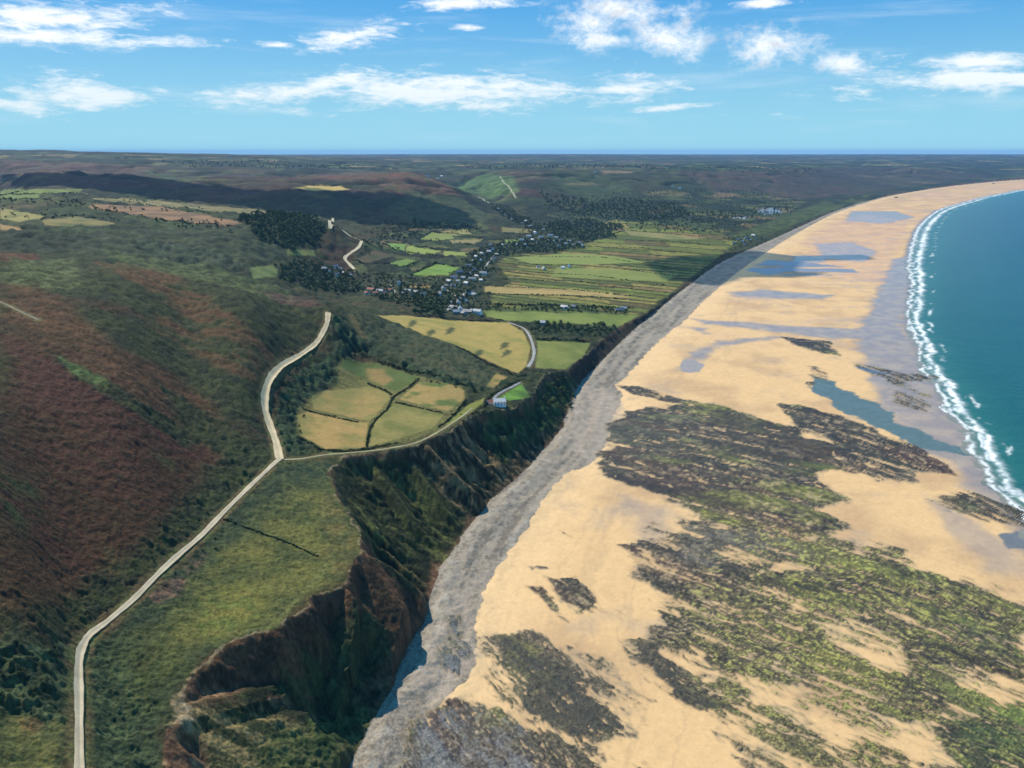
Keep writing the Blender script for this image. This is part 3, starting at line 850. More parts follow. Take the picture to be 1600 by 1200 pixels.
paint('830 625 850 592 885 585 905 590 890 625 870 660 820 690 780 720 760 690 740 660 790 648', c(38, 56, 34), 4, 5, 20, 0.9, c(62, 84, 46), 12, 51, amp=1.6)
paint('888 578 965 516 1008 492 1046 465 1072 445 1078 447 1020 492 958 546 925 582 905 600', c(60, 48, 38), 2, 3, 14, 0.95, c(46, 50, 34), 12, 52, amp=0.8)
lip = (np.abs(sTj + 0.6) < 0.9) & (hT > 0.3) & (n_sml + n_mid > 0.0)
C[lip] = lerp(C[lip], c(150, 132, 98), np.full(lip.sum(), 0.6, np.float32))

# --- the beach
bz = is_beach
SGE = [(560, 1500), (610, 1300), (640, 1200), (662, 1150), (690, 1100), (735, 1055), (742, 1010), (745, 975), (752, 940), (775, 890), (806, 850), (835, 805), (855, 775), (880, 748), (905, 732), (930, 718), (948, 690), (955, 660), (972, 618), (962, 603), (975, 592),
       (1006, 557), (1037, 526), (1069, 501), (1100, 470), (1144, 432), (1187, 401), (1237, 370), (1300, 336), (1350, 318.5), (1400, 305.5), (1470, 294), (1540, 286), (1600, 281), (1700, 274.5), (1900, 266.4), (2300, 258.3)]
sge = smooth_line([at_z(u, v, 3)[:2] for u, v in SGE], 4)
sG, _ = sdist(sge)
sG = sG + fbm(GX, GY, 22, 4, 90, cut) * 4
beach_far = sstep(GY, 1500 * S, 5000 * S).astype(np.float32)
sand = lerp(SAND[None, None] * np.ones((NR, NC, 1), np.float32), SAND2[None, None], sstep(fbm(GX, GY, 120, 4, 91, cut) + 0.35 * beach_far, -0.1, 0.6))
sand = lerp(sand, c(200, 156, 118, 0.9)[None, None], beach_far * sstep(fbm(GX, GY / 2.5, 300, 4, 92, cut), -0.2, 0.5) * 0.6)
band = fbm(GX / 6, GY, 110, 5, 93, cut)
sand = lerp(sand, c(170, 146, 134, 0.9)[None, None], sstep(band + 0.3 * n_pix, 0.05, 0.6) * sstep(sF, 90, 160) * sstep(GY, 900 * S, 1300 * S) * 0.85)
st1 = lerp(STONE[None, None] * np.ones((NR, NC, 1), np.float32), STONE2[None, None], sstep(n_sml * 0.6 + n_tiny + 0.9 * n_pix + 1.3 * fbm(sF, arcF / 14, 9, 4, 97, cut * 0.7), -0.5, 0.9))
st1 = lerp(st1, c(176, 166, 150, 0.9)[None, None], sstep(np.sin(sF / 5.5 + 2 * jit) + n_sml, 0.7, 1.5) * 0.6)
C[bz] = np.where((sG < 0)[..., None], st1, sand)[bz]
K[bz] = np.where(sG < 0, SHINGLE, BEACH)[bz]
AMP[bz] = np.where(sG < 0, 0.35, 0.05)[bz]
RH[bz] = np.where(sG < 0, 0.9, 0.85)[bz]
tide = np.abs(fbm(sG / 1.0 + 6 * n_mid, arcF / 18, 40, 3, 98, cut))
C = lerp(C, c(176, 146, 108, 0.88)[None, None], ((1 - sstep(tide, 0.02, 0.10)) * bz * (sG > 6) * (sG < 140) * 0.30).astype(np.float32))
C = lerp(C, c(226, 188, 136, 0.9)[None, None], ((1 - sstep(sG, 10, 60)) * bz * (sG > 0) * 0.6).astype(np.float32))
damp = (sstep(fbm(GX, GY, 90, 4, 94, cut), 0.25, 0.7) * bz * (sG > 8) * 0.45).astype(np.float32)
C = lerp(C, c(168, 146, 122, 0.9)[None, None], damp)
# pink-grey mixed sand and stones where the bank widens
for px in ['905 600 960 610 975 640 950 690 925 725 890 700', '760 880 735 960 745 1010 720 1060 680 1100 640 1080 690 960']:
    paint(px, c(176, 158, 140, 0.9), 6, 8, 24, 0.6, STONE, 8, 53)
# wet sand
wet = (1 - sstep(-sW + 6 * n_mid + 4 * n_sml, 4, 26)) * (sF > 60)
wetw = bz * wet
C = lerp(C, WET[None, None], (wetw * 0.95).astype(np.float32))
RH = RH + (0.32 - RH) * wetw.astype(np.float32)
WETS = ['1270 381 1330 378 1372 393 1352 410 1290 404', '1080 498 1200 507 1330 514 1400 518 1420 530 1300 529 1200 518 1100 506',
        '1378 440 1395 405 1430 398 1412 500 1440 575 1485 648 1560 745 1520 748 1440 700 1385 645 1345 560 1335 522 1360 478',
        '1064 578 1072 556 1108 537 1180 527 1240 527 1180 533 1112 546 1088 564 1092 578', '1140 456 1200 452 1300 462 1290 468 1200 466 1150 463',
        '925 800 975 783 985 800 940 830 920 822', '1240 400 1300 398 1290 410 1230 412', '1330 330 1400 330 1430 340 1380 350 1320 345', '1060 510 1110 512 1100 520',
        '1560 740 1500 745 1560 800 1600 812 1600 770', '980 780 1040 790 1050 830 1010 850 990 820', '1440 770 1600 860 1600 900 1540 890']
for i_, px in enumerate(WETS):
    wv = 0.55 if i_ in (5, 10, 11) else 0.9
    paint(px, c(146, 130, 118, 0.9), 12, 16, 50, wv, c(170, 148, 124, 0.9), 30, 54 + i_, rough=0.22 if i_ not in (5, 10) else 0.7, amp=0.0)
# ripples of drying sand seaward
paint('1290 350 1350 335 1420 345 1400 400 1380 440 1300 430 1250 380', c(206, 160, 122, 0.9), 20, 12, 80, 0.5, c(172, 144, 132, 0.9), 40, 66)

# strata of the wave-cut platform: fit the direction in which the ledges run
ctrlS = [((1000, 700), (60, 9)), ((880, 1000), (50, 42)), ((1400, 950), (60, 20)), ((1300, 660), (80, 24)), ((1270, 540), (60, 16)), ((1060, 760), (60, 16)), ((1100, 1080), (60, 36)),
         ((1500, 1100), (60, 26)), ((880, 920), (50, 44)), ((1040, 640), (60, 8)), ((760, 1150), (50, 30)), ((1250, 850), (60, 8)), ((1450, 700), (60, 24)), ((1200, 980), (60, 24))]
rows, rhs = [], []
for (u_, v_), (du, dv_) in ctrlS:
    pa, pb = np.array(hit(u_, v_)), np.array(hit(u_ + du * 0.2, v_ + dv_ * 0.2))
    d_ = (pb - pa) / np.linalg.norm(pb - pa)
    n_ = np.array([-d_[1], d_[0]])
    X_, Y_ = pa[0] / 400, (pa[1] - 600) / 400
    gx_ = np.array([1, 0, 2 * X_, Y_, 0, 3 * X_ * X_, 2 * X_ * Y_, Y_ * Y_, 0]) / 400
    gy_ = np.array([0, 1, 0, X_, 2 * Y_, 0, X_ * X_, 2 * X_ * Y_, 3 * Y_ * Y_]) / 400
    rows += [(gx_ * d_[0] + gy_ * d_[1]) * 3, gx_ * n_[0] + gy_ * n_[1]]
    rhs += [0, 1]
rows = np.array(rows)
co = np.linalg.solve(rows.T @ rows + np.eye(9) * 1e-8, rows.T @ np.array(rhs))
X_, Y_ = GX / 400, (GY - 600) / 400
g_str = co[0] * X_ + co[1] * Y_ + co[2] * X_ * X_ + co[3] * X_ * Y_ + co[4] * Y_ * Y_ + co[5] * X_ ** 3 + co[6] * X_ * X_ * Y_ + co[7] * X_ * Y_ * Y_ + co[8] * Y_ ** 3
alng = GX * 0.75 - GY * 0.66
str1 = fbm(g_str, alng / 9, 15, 5, 101, np.maximum(cut * 0.8, 0.4))
str2 = fbm(g_str, alng / 11, 5, 3, 102, np.maximum(cut * 0.8, 0.4))
blot = fbm(GX, GY, 36, 5, 103, cut)
gw1, gw2 = fbm(GX, GY, 40, 4, 370, cut), fbm(GX, GY, 46, 4, 371, cut)
n_led = np.zeros((NR, NC), np.float32)
for k_ in range(0, 7):
    lam = 1.2 * 2.0 ** k_
    wgt = np.exp(-(np.log2(lam / (3.2 * cut)) / 1.0) ** 2)
    n_led += (wgt * gnoise(g_str / lam + 3.2 * gw1, alng / lam / 4.5 + 1.6 * gw2 + 0.37 * g_str / lam, 360 + k_)).astype(np.float32)
COV = np.full((NR, NC), -1.0, np.float32)
REEF = [('955 599 1000 603 1060 620 1105 631 1050 630 985 616', 0.9, 2), ('975 640 1050 632 1115 629 1197 656 1300 681 1322 734 1269 744 1340 778 1281 800 1350 830 1250 850 1150 832 1060 792 1000 766 953 750 928 725 948 700 945 672', 0.93, 5),
        ('1209 630 1250 632 1320 650 1400 683 1460 710 1496 742 1450 741 1380 723 1300 702 1232 656', 0.88, 4), ('1300 700 1370 715 1440 738 1442 755 1370 753 1310 737', 0.72, 5),
        ('1220 526 1300 533 1312 556 1280 553 1240 541', 0.85, 4), ('1325 564 1400 579 1480 590 1400 602 1350 580', 0.62, 4), ('1370 590 1440 600 1465 650 1400 640', 0.34, 8),
        ('1260 572 1278 570 1302 590 1305 628 1266 612', 0.62, 5),
        ('985 862 1060 800 1290 832 1400 852 1480 905 1620 935 1640 1300 1250 1300 1180 1200 1090 1110 1010 1000 1005 915', 0.68, 14),
        ('1240 832 1400 862 1500 900 1620 945 1620 1070 1450 1040 1300 965 1180 930 1150 880', 0.92, 10), ('1440 1125 1520 1090 1640 1090 1660 1300 1480 1300', 0.97, 8),
        ('1240 1010 1400 1060 1520 1100 1460 1150 1330 1100 1240 1050', 0.9, 8),
        ('1440 775 1520 766 1620 800 1620 832 1530 812 1470 800', 0.62, 5), ('820 880 860 882 866 892 830 892', 0.95, 1.5), ('850 900 900 898 932 935 942 958 905 962 878 940', 0.8, 2),
        ('823 914 846 916 888 972 868 965', 0.9, 1.5), ('770 992 830 985 880 1000 940 1062 985 1150 880 1152 820 1112 770 1042', 0.78, 3), ('740 985 900 1000 960 1050 1030 1090 1000 1160 930 1160 760 1100', 0.55, 4),
        ('958 990 1010 1000 1100 1060 1172 1112 1080 1112 1008 1062', 0.86, 2.5), ('1020 944 1060 960 1092 996 1060 996 1028 966', 0.9, 2), ('960 850 1060 830 1080 930 1040 960 1000 900', 0.62, 3),
        ('640 1130 700 1080 790 1100 850 1140 950 1170 1050 1230 1060 1400 520 1400 600 1240', 0.92, 6), ('690 958 722 958 742 1010 722 1062 688 1052', 0.62, 3), ('868 823 892 838 900 842 878 834', 0.95, 1),
        ('1050 850 1250 900 1350 1050 1330 1120 1180 1110 1080 1040 1020 930', 0.78, 10), ('1290 690 1340 700 1330 720 1290 715', 0.8, 5), ('760 870 790 868 795 880 770 884', 0.45, 2)]
HOLES = ['945 930 1000 960 1000 1020 1060 1090 1110 1125 1210 1200 1100 1240 1010 1190 965 1120 945 1040 905 985', '1272 738 1440 768 1592 880 1560 908 1470 893 1400 850 1340 800', '1265 972 1330 965 1400 1000 1425 1050 1380 1055 1330 1020', '1500 1068 1560 1080 1600 1095 1560 1100 1510 1085',
         '1310 885 1200 895 1150 905 1230 880', '1160 1050 1230 1075 1260 1110 1180 1100', '1240 1075 1300 1110 1340 1160 1300 1160 1260 1120', '1245 668 1290 678 1300 690 1260 686', '1390 1130 1450 1130 1500 1200 1420 1200']
for px, cv, fe in REEF:
    fe = max(5.0, fe * 2.0)
    sl, m, d = region(parse(px), fe, fe * 1.0, 30, 3)
    if m.size:
        COV[sl] = np.maximum(COV[sl], m * (cv + 1) - 1)
for px in HOLES:
    sl, m, d = region(parse(px), 5, 5, 30, 5)
    if m.size:
        COV[sl] = COV[sl] - m * np.clip(COV[sl] - 0.16, 0, 1)
rk = COV * 1.0 + 0.55 * str1 + 0.45 * str2 + 0.26 * blot + 0.20 * n_tiny + 0.12 * n_pix + 0.42 * n_led
rmask = (sstep(rk, 0.36, 0.64) * (COV > -0.9) * (bz | (sW > 0))).astype(np.float32)
h1 = fbm(g_str, alng / 4, 60, 4, 104, cut)
h2 = fbm(GX, GY, 130, 4, 105, cut)
rc_ = lerp(c(46, 42, 33)[None, None] * np.ones((NR, NC, 1), np.float32), c(112, 98, 72)[None, None], sstep(str2 + n_tiny, -0.1, 0.9))
rc_ = lerp(rc_, c(58, 58, 40)[None, None], sstep(h1, -0.1, 0.5) * 0.6)
rc_ = lerp(rc_, c(80, 52, 38)[None, None], sstep(h1, -0.1, -0.6) * 0.6)
rc_ = lerp(rc_, c(130, 128, 56)[None, None], sstep(h2 + 0.7 * str1 + 0.3 * n_led, 0.2, 0.9) * 0.65)
rc_ = lerp(rc_, c(150, 128, 96)[None, None], sstep(n_led + 0.5 * blot, 0.15, 0.7) * 0.5)
soft = (sstep(rk, -0.15, 0.55) * (COV > -0.9) * (bz | (sW > 0)) * 0.6).astype(np.float32)
C = lerp(C, lerp(c(132, 112, 84)[None, None] * np.ones((NR, NC, 1), np.float32), c(118, 114, 96)[None, None], sstep(blot, -0.3, 0.3)), soft)
C = lerp(C, rc_, rmask)
K[(rmask > 0.5)] = ROCK
AMP = AMP + (0.5 - AMP) * rmask
RH = RH + (0.6 - RH) * rmask
C = C * (1 + rmask * np.clip(0.55 * n_led + 0.3 * n_pix, -0.6, 0.9))[..., None]
ROCKH = rmask
for px, col_, w_2 in [('1075 690 1130 705 1170 725 1110 712', c(132, 132, 56), 0.7), ('1000 712 1090 722 1040 728', c(124, 128, 56), 0.6), ('1060 783 1160 805 1190 820 1100 812', c(160, 158, 56), 0.85),
                      ('1220 900 1330 925 1340 960 1240 950', c(118, 120, 52), 0.6), ('1250 1012 1400 1090 1440 1130 1320 1080', c(134, 132, 62), 0.7), ('1230 718 1320 725 1300 742 1230 738', c(100, 106, 46), 0.7),
                      ('1440 770 1500 785 1560 830 1500 812', c(84, 98, 50), 0.7), ('1480 1120 1640 1100 1640 1280 1500 1280', c(66, 84, 42), 0.8), ('1340 870 1480 910 1400 920 1300 890', c(128, 132, 60), 0.6),
                      ('1090 1100 1200 1120 1300 1200 1200 1170', c(90, 104, 48), 0.4), ('1450 1050 1620 1090 1620 1140 1500 1110', c(120, 132, 58), 0.6), ('1380 930 1600 980 1600 1040 1450 1000', c(112, 118, 56), 0.6),
                      ('770 992 830 985 900 1000 960 1060 1000 1150 880 1160 800 1130 760 1060', c(60, 58, 46), 0.95), ('955 985 1010 1000 1100 1060 1180 1112 1080 1120 1008 1062', c(62, 58, 46), 0.8), ('1215 908 1300 896 1400 912 1440 925 1330 930 1240 924', c(38, 32, 26), 0.9), ('1390 1000 1500 1016 1640 1052 1640 1078 1520 1058 1420 1050', c(48, 38, 28), 0.85), ('1120 640 1200 660 1300 690 1310 730 1200 720 1100 680', c(60, 50, 34), 0.7), ('560 1300 640 1150 700 1100 820 1140 860 1200 860 1300', c(108, 108, 108), 0.75), ('690 958 722 958 742 1010 722 1062 688 1052', c(98, 102, 106), 0.8),
                      ('1080 830 1200 830 1300 870 1180 880 1050 880', c(120, 112, 98), 0.5), ('945 660 1080 640 1100 690 1000 720 945 700', c(86, 88, 66), 0.5), ('935 720 1040 725 1080 760 1150 790 1050 775 960 752', c(30, 29, 27), 0.85)]:
    sl, m, d = region(parse(px), 9, 12, 24, 9)
    if m.size:
        q = m * w_2 * rmask[sl] * (0.15 + 1.0 * sstep(str1[sl] + 0.5 * n_led[sl] + 0.4 * n_sml[sl], -0.4, 0.6))
        C[sl] = lerp(C[sl], col_[None, None], np.clip(q, 0, 1))
for px, a_, b_, w_2 in [('1180 820 1400 850 1620 940 1640 1300 1330 1300 1150 1150 1060 1000 1080 880', c(96, 88, 48), c(164, 158, 74), 0.65), ('1080 1100 1300 1160 1400 1240 1100 1300', c(110, 96, 62), c(146, 124, 86), 0.5)]:
    sl, m, d = region(parse(px), 14, 20, 40, 19)
    q = m * w_2 * rmask[sl] * sstep(0.6 * str2[sl] + 0.7 * n_led[sl] + 0.5 * h2[sl], -0.45, 0.55)
    C[sl] = lerp(C[sl], lerp(a_[None, None] * np.ones(q.shape + (1,), np.float32), b_[None, None], sstep(n_led[sl] + n_pix[sl], 0.1, 0.7)), q)
# pools left by the tide
POOLS = [('long blue tide pool crossing the sand below the cloud shadow', '1165 422 1200 406 1270 411 1330 418 1342 428 1280 431 1200 430', 6, c(136, 134, 140)), ('dark teal lagoon channel running out to the sea', '1270 590 1300 596 1332 616 1376 631 1402 660 1462 686 1500 700 1562 716 1500 712 1440 697 1368 666 1300 634 1272 612', 5, c(92, 108, 102)),
         ('small dark pool by the swash at the right frame edge', '1562 836 1620 826 1620 860 1576 858', 3, c(112, 112, 110)), ('pale shallow pool at the head of the curved runnel', '1060 572 1070 562 1088 563 1100 572 1094 580 1076 583 1066 580', 3, c(160, 146, 134)),
         ('thin shallow pool among the ledges by the surf', '1335 572 1395 585 1360 584', 3, c(90, 100, 110)), ('far silver marsh pond behind the dune', '1180 327 1212 325 1225 332 1195 336', 10, c(120, 130, 140)), ('far pale pond left of the larger marsh pond', '1140 340 1172 337 1165 342', 8, c(140, 140, 146))]
PCLS = {}
TZ0 = TZ.copy()
WL = np.full((NR, NC), -999.0)
for i_, (lab, px, fe, col_) in enumerate(POOLS):
    sl, m, d = region(parse(px), max(1.0, fe * 0.4), fe * 2.0, 30, 11 + i_)
    if m.size == 0:
        continue
    if i_ in (0, 5, 6):
        m = m * sstep(fbm(GX[sl] / 3, GY[sl], 60, 4, 180, cut[sl]), -0.35, -0.05).astype(np.float32)
    k = K[sl]
    mm = m > 0.5
    k[mm] = 40 + i_ + 60
    K[sl] = k
    PCLS[100 + i_] = lab
    C[sl] = lerp(C[sl], col_[None, None], m)
    RH[sl] += (0.3 - RH[sl]) * m
    AMP[sl] *= (1 - m)

# --- tracks and lanes: smooth the ground beneath them
ROADS = [('track', 'pale gravel track climbing from the bottom of the photo to the junction on the cliff top', [(124, 1700), (124, 1400), (124, 1200), (124, 1100), (124, 1040), (129, 1012), (143, 990), (175, 965), (215, 930), (260, 885), (300, 850), (345, 805), (385, 765), (414, 738), (437, 718)], 3.3, (196, 180, 150)),
         ('track', 'wide pale gravel track bending up over the hill crest from the junction', [(437, 718), (431, 690), (420, 660), (414, 635), (418, 605), (430, 584), (450, 567), (474, 553), (491, 540), (503, 523), (511, 505), (513, 489)], 6.2, (206, 186, 148)),
         ('cliff_path', 'thin pale path from the track junction along the cliff top', [(440, 718), (500, 712), (540, 708), (600, 702), (650, 692), (690, 672), (720, 652), (738, 638)], 1.9, (176, 164, 126)),
         ('drive', 'grey drive from the lane to the white farmhouse', [(770, 628), (775, 619), (787, 611), (800, 605), (813, 598)], 3.2, (150, 150, 150)),
         ('lane', 'grey lane bending round the right side of the golden field', [(825, 574), (833, 560), (834, 545), (827, 524), (816, 512), (794, 504)], 4.2, (162, 160, 154)),
         ('zigzag_track', 'pale track zigzagging down the wooded hill into the village', [(520, 341), (515, 345), (519, 351), (535, 361), (550, 370), (564, 376), (561, 386), (546, 397), (539, 404), (546, 413), (554, 421)], 8.5, (196, 182, 150)),
         ('village_street', 'pale village street between the roofs', [(756, 424), (762, 412), (770, 402), (776, 394)], 6, (160, 158, 150)),
         ('village_street', 'short pale street at the lower end of the village', [(700, 453), (706, 459), (714, 466), (717, 472)], 6, (190, 180, 160)),
         ('village_street', 'short pale lane by the red roofed houses', [(611, 444), (614, 452), (618, 459)], 5, (176, 168, 150)),
         ('hill_path', 'thin pale path up the far green hill', [(781, 276), (787, 285), (795, 292), (802, 302), (806, 310)], 9, (150, 152, 124)),
         ('hill_path', 'thin pale path across the heather at the left edge of the photo', [(-60, 450), (0, 472), (28, 485), (60, 500)], 1.5, (150, 142, 122)),
         ('hill_path', 'thin pale path down the far valley toward the village', [(730, 302), (745, 308), (757, 314), (765, 318)], 10, (150, 150, 126))]
ROADW = []
RD = np.full((NR, NC), 1e9)
for nm, lab, pts, wd_, col_ in ROADS:
    L_ = smooth_line([hit(*p) for p in pts], 8)
    ROADW.append(L_)
    x0, y0 = L_.min(0) - 40
    x1, y1 = L_.max(0) + 40
    r0, r1 = np.searchsorted(yrow, [y0, y1])
    mx = (GX[r0:r1] > x0) & (GX[r0:r1] < x1)
    d, _ = seg_dist(GX[r0:r1][mx], GY[r0:r1][mx], L_)
    sub = RD[r0:r1]
    sub[mx] = np.minimum(sub[mx], np.maximum(d - wd_ / 2, 0))
    RD[r0:r1] = sub
near_r = (1 - sstep(RD, 0.5, 4.0)).astype(np.float32)
AMP *= 1 - near_r
# grassy and earthen verges
vg = ((1 - sstep(RD + 1.2 * n_sml, 1.2, 4.2)) * (GY < 1400)).astype(np.float32)
C = lerp(C, lerp(c(110, 92, 62)[None, None] * np.ones((NR, NC, 1), np.float32), c(104, 104, 60)[None, None], sstep(n_sml, -0.3, 0.4)), vg * 0.8 * (K < 2))

# --- small relief: bushes, tussocks, stones and ledges
bush = fbm(GX, GY, 6.5, 4, 110, cut, 0.6)
bush = np.where(bush > 0, bush * 1.3, bush * 0.5)
clump = sstep(fbm(GX, GY, 30, 3, 111, cut), -0.4, 0.4)
farb = fbm(GX, GY, 40, 4, 112, cut) * sstep(GY, 700, 2000) * 4.0
TZ = TZ + AMP * (1.05 * bush * (0.5 + clump) + farb * (GY < 5200 * S) * (K == 0))
TZ += ((K == 0) | (K == 1)) * AMP * np.minimum(cut, 6) * (0.55 * n_pix + 0.9 * n_pix2) * (GY < 5200 * S)
TZ += (K == 0) * sstep(GY, 5000 * S, 9000 * S) * (10 * fbm(GX, GY, 1500, 5, 113, cut) + 3) 
TZ += ROCKH * (0.30 + 1.0 * np.maximum(str1, 0) + 0.8 * str2 + 0.3 * n_tiny)
TZ += (K == SHINGLE) * (0.30 * n_tiny + 0.25 * n_sml)
# bank cut into the slope above the tracks
TZ = np.where(K >= 100, np.where(TZ0 > 3, TZ0 * 0 + TZ, TZ), TZ)
n_white = np.random.RandomState(3).uniform(-1, 1, (NR, NC)).astype(np.float32)
fine = 1 + 0.16 * n_tiny + 0.10 * n_sml + 0.30 * n_pix + 0.14 * n_pix2 + 0.14 * n_white
C = np.where((K == 0)[..., None], lerp(C, WOOD[None, None] * 0.9, (sstep(n_pix2 + 0.9 * n_pix, 0.22, 0.6) * 0.36 * np.minimum(AMP, 1)).astype(np.float32)), C)
C = np.clip(C * np.where((K == 0) | (K == 1) | (K == 4), 1 + 1.2 * (fine - 1), fine * 0.22 + 0.78)[..., None], 0.004, 0.9)


# ------------------------------------------------------------------ materials
def new_mat(name):
    m = bpy.data.materials.new(name)
    m.use_nodes = True
    return m, m.node_tree, m.node_tree.nodes['Principled BSDF']


def ground_mat(name, wl, strength, bump_d, var=0.25, spec=0.2):
    m, nt, b = new_mat(name)
    N, L = nt.nodes, nt.links
    at = N.new('ShaderNodeAttribute')
    at.attribute_name = 'cover'
    ar = N.new('ShaderNodeAttribute')
    ar.attribute_name = 'rough'
    tc = N.new('ShaderNodeTexCoord')
    n1 = N.new('ShaderNodeTexNoise')
    n1.inputs['Scale'].default_value = 1.0 / wl
    n1.inputs['Detail'].default_value = 5
    n1.inputs['Roughness'].default_value = 0.65
    L.new(tc.outputs['Object'], n1.inputs['Vector'])
    mr = N.new('ShaderNodeMapRange')
    mr.inputs[1].default_value = 0.3
    mr.inputs[2].default_value = 0.7
    mr.inputs[3].default_value = 1 - var
    mr.inputs[4].default_value = 1 + var
    L.new(n1.outputs['Fac'], mr.inputs[0])
    vm = N.new('ShaderNodeVectorMath')
    vm.operation = 'SCALE'
    L.new(at.outputs['Color'], vm.inputs[0])
    L.new(mr.outputs[0], vm.inputs[3])
    L.new(vm.outputs[0], b.inputs['Base Color'])
    L.new(ar.outputs['Fac'], b.inputs['Roughness'])
    b.inputs['Specular IOR Level'].default_value = spec
    bp = N.new('ShaderNodeBump')
    bp.inputs['Strength'].default_value = strength
    bp.inputs['Distance'].default_value = bump_d
    L.new(n1.outputs['Fac'], bp.inputs['Height'])
    L.new(bp.outputs[0], b.inputs['Normal'])
    return m


M_GROUND = ground_mat('heath and grass', 2.6, 0.9, 1.6, 0.35, 0.1)
M_FIELD = ground_mat('pasture', 5.0, 0.35, 0.5, 0.12, 0.1)
M_CLIFF = ground_mat('eroding cliff earth', 3.0, 1.0, 1.5, 0.32, 0.1)
M_SHINGLE = ground_mat('shingle', 1.1, 0.9, 0.5, 0.30, 0.2)
M_SAND = ground_mat('beach sand', 7.0, 0.25, 0.25, 0.06, 0.35)
M_ROCK = ground_mat('weedy rock ledges', 1.6, 1.0, 0.9, 0.42, 0.3)
M_POOL = ground_mat('still pool water', 9.0, 0.05, 0.05, 0.14, 0.25)


def plain_mat(name, rgb, rough=0.8, var=0.15, scale=0.6, metallic=0.0, spec=0.3):
    m, nt, b = new_mat(name)
    N, L = nt.nodes, nt.links
    tc = N.new('ShaderNodeTexCoord')
    n1 = N.new('ShaderNodeTexNoise')
    n1.inputs['Scale'].default_value = scale
    n1.inputs['Detail'].default_value = 5
    L.new(tc.outputs['Object'], n1.inputs['Vector'])
    mx = N.new('ShaderNodeMix')
    mx.data_type = 'RGBA'
    L.new(n1.outputs['Fac'], mx.inputs[0])
    mx.inputs[6].default_value = tuple(np.clip(np.array(rgb) * (1 - var * 2), 0, 1)) + (1,)
    mx.inputs[7].default_value = tuple(np.clip(np.array(rgb) * (1 + var * 2), 0, 1)) + (1,)
    L.new(mx.outputs[2], b.inputs['Base Color'])
    b.inputs['Roughness'].default_value = rough
    b.inputs['Specular IOR Level'].default_value = spec
    b.inputs['Metallic'].default_value = metallic
    return m


# ------------------------------------------------------------------ build the sheet, one object per kind of ground
def mesh_quads(name, V, Q, mat, cover=None, rough=None, smooth=True):
    me = bpy.data.meshes.new(name)
    n = len(Q)
    me.vertices.add(len(V))
    me.vertices.foreach_set('co', np.ascontiguousarray(V, np.float32).ravel())
    me.loops.add(n * Q.shape[1])
    me.loops.foreach_set('vertex_index', np.ascontiguousarray(Q, np.int32).ravel())
    me.polygons.add(n)
    me.polygons.foreach_set('loop_start', np.arange(n, dtype=np.int32) * Q.shape[1])
    me.update(calc_edges=True)
    me.polygons.foreach_set('use_smooth', np.full(n, smooth))
    if cover is not None:
        a = me.attributes.new('cover', 'FLOAT_COLOR', 'POINT')
        a.data.foreach_set('color', np.ascontiguousarray(np.c_[cover, np.ones(len(cover))], np.float32).ravel())
    if rough is not None:
        a = me.attributes.new('rough', 'FLOAT', 'POINT')
        a.data.foreach_set('value', np.ascontiguousarray(rough, np.float32))
    me.materials.append(mat)
    return me


def link(name, me, parent=None, label=None, cat=None, group=None, kind=None):
    o = bpy.data.objects.new(name, me)
    COL.objects.link(o)
    if parent is not None:
        o.parent = parent
    if label:
        o['label'] = label
    if cat:
        o['category'] = cat
    if group:
        o['group'] = group
    if kind:
        o['kind'] = kind
    return o


VALL = np.stack([GX, GY, TZ], -1).reshape(-1, 3).astype(np.float32)
CALL = C.reshape(-1, 3)
RALL = RH.reshape(-1)
ids = np.arange(NR * NC, dtype=np.int64).reshape(NR, NC)
Q = np.stack([ids[:-1, :-1], ids[:-1, 1:], ids[1:, 1:], ids[1:, :-1]], -1).reshape(-1, 4)
KQ = K[:-1, :-1].reshape(-1)
zq = TZ[:-1, :-1].reshape(-1)
keep = zq > -4.6
STR = {GROUND: ('hillside_ground', 'heather, bracken and grass covered hills above the bay', 'ground', M_GROUND), CLIFF: ('sea_cliff', 'crumbling earth sea cliff with green gullies above the shingle', 'cliff', M_CLIFF),
       SHINGLE: ('shingle_bank', 'grey shingle bank along the foot of the cliff', 'shingle', M_SHINGLE), BEACH: ('beach_sand', 'wide golden sand beach at low tide', 'beach', M_SAND),
       ROCK: ('rock_platform', 'dark weed covered rock ledges across the sand', 'rock', M_ROCK)}
for k, lab, cat in FIELDS:
    STR[k] = ('field', lab, cat, M_FIELD)
for k, lab in PCLS.items():
    STR[k] = ('tide_pool' if 'marsh' not in lab and 'pond' not in lab else 'pond', lab, 'pool', M_POOL)
for k, (nm, lab, cat, mat) in STR.items():
    q = Q[(KQ == k) & keep]
    if len(q) == 0:
        print('EMPTY', lab)
        continue
    u_ = np.unique(q)
    mp = np.searchsorted(u_, q)
    me = mesh_quads(nm, VALL[u_], mp, mat, CALL[u_], RALL[u_])
    link(nm, me, None, lab, cat, None, 'structure')
GRIDZ = TZ


def gz(x, y):
    return sample(GRIDZ, x, y)


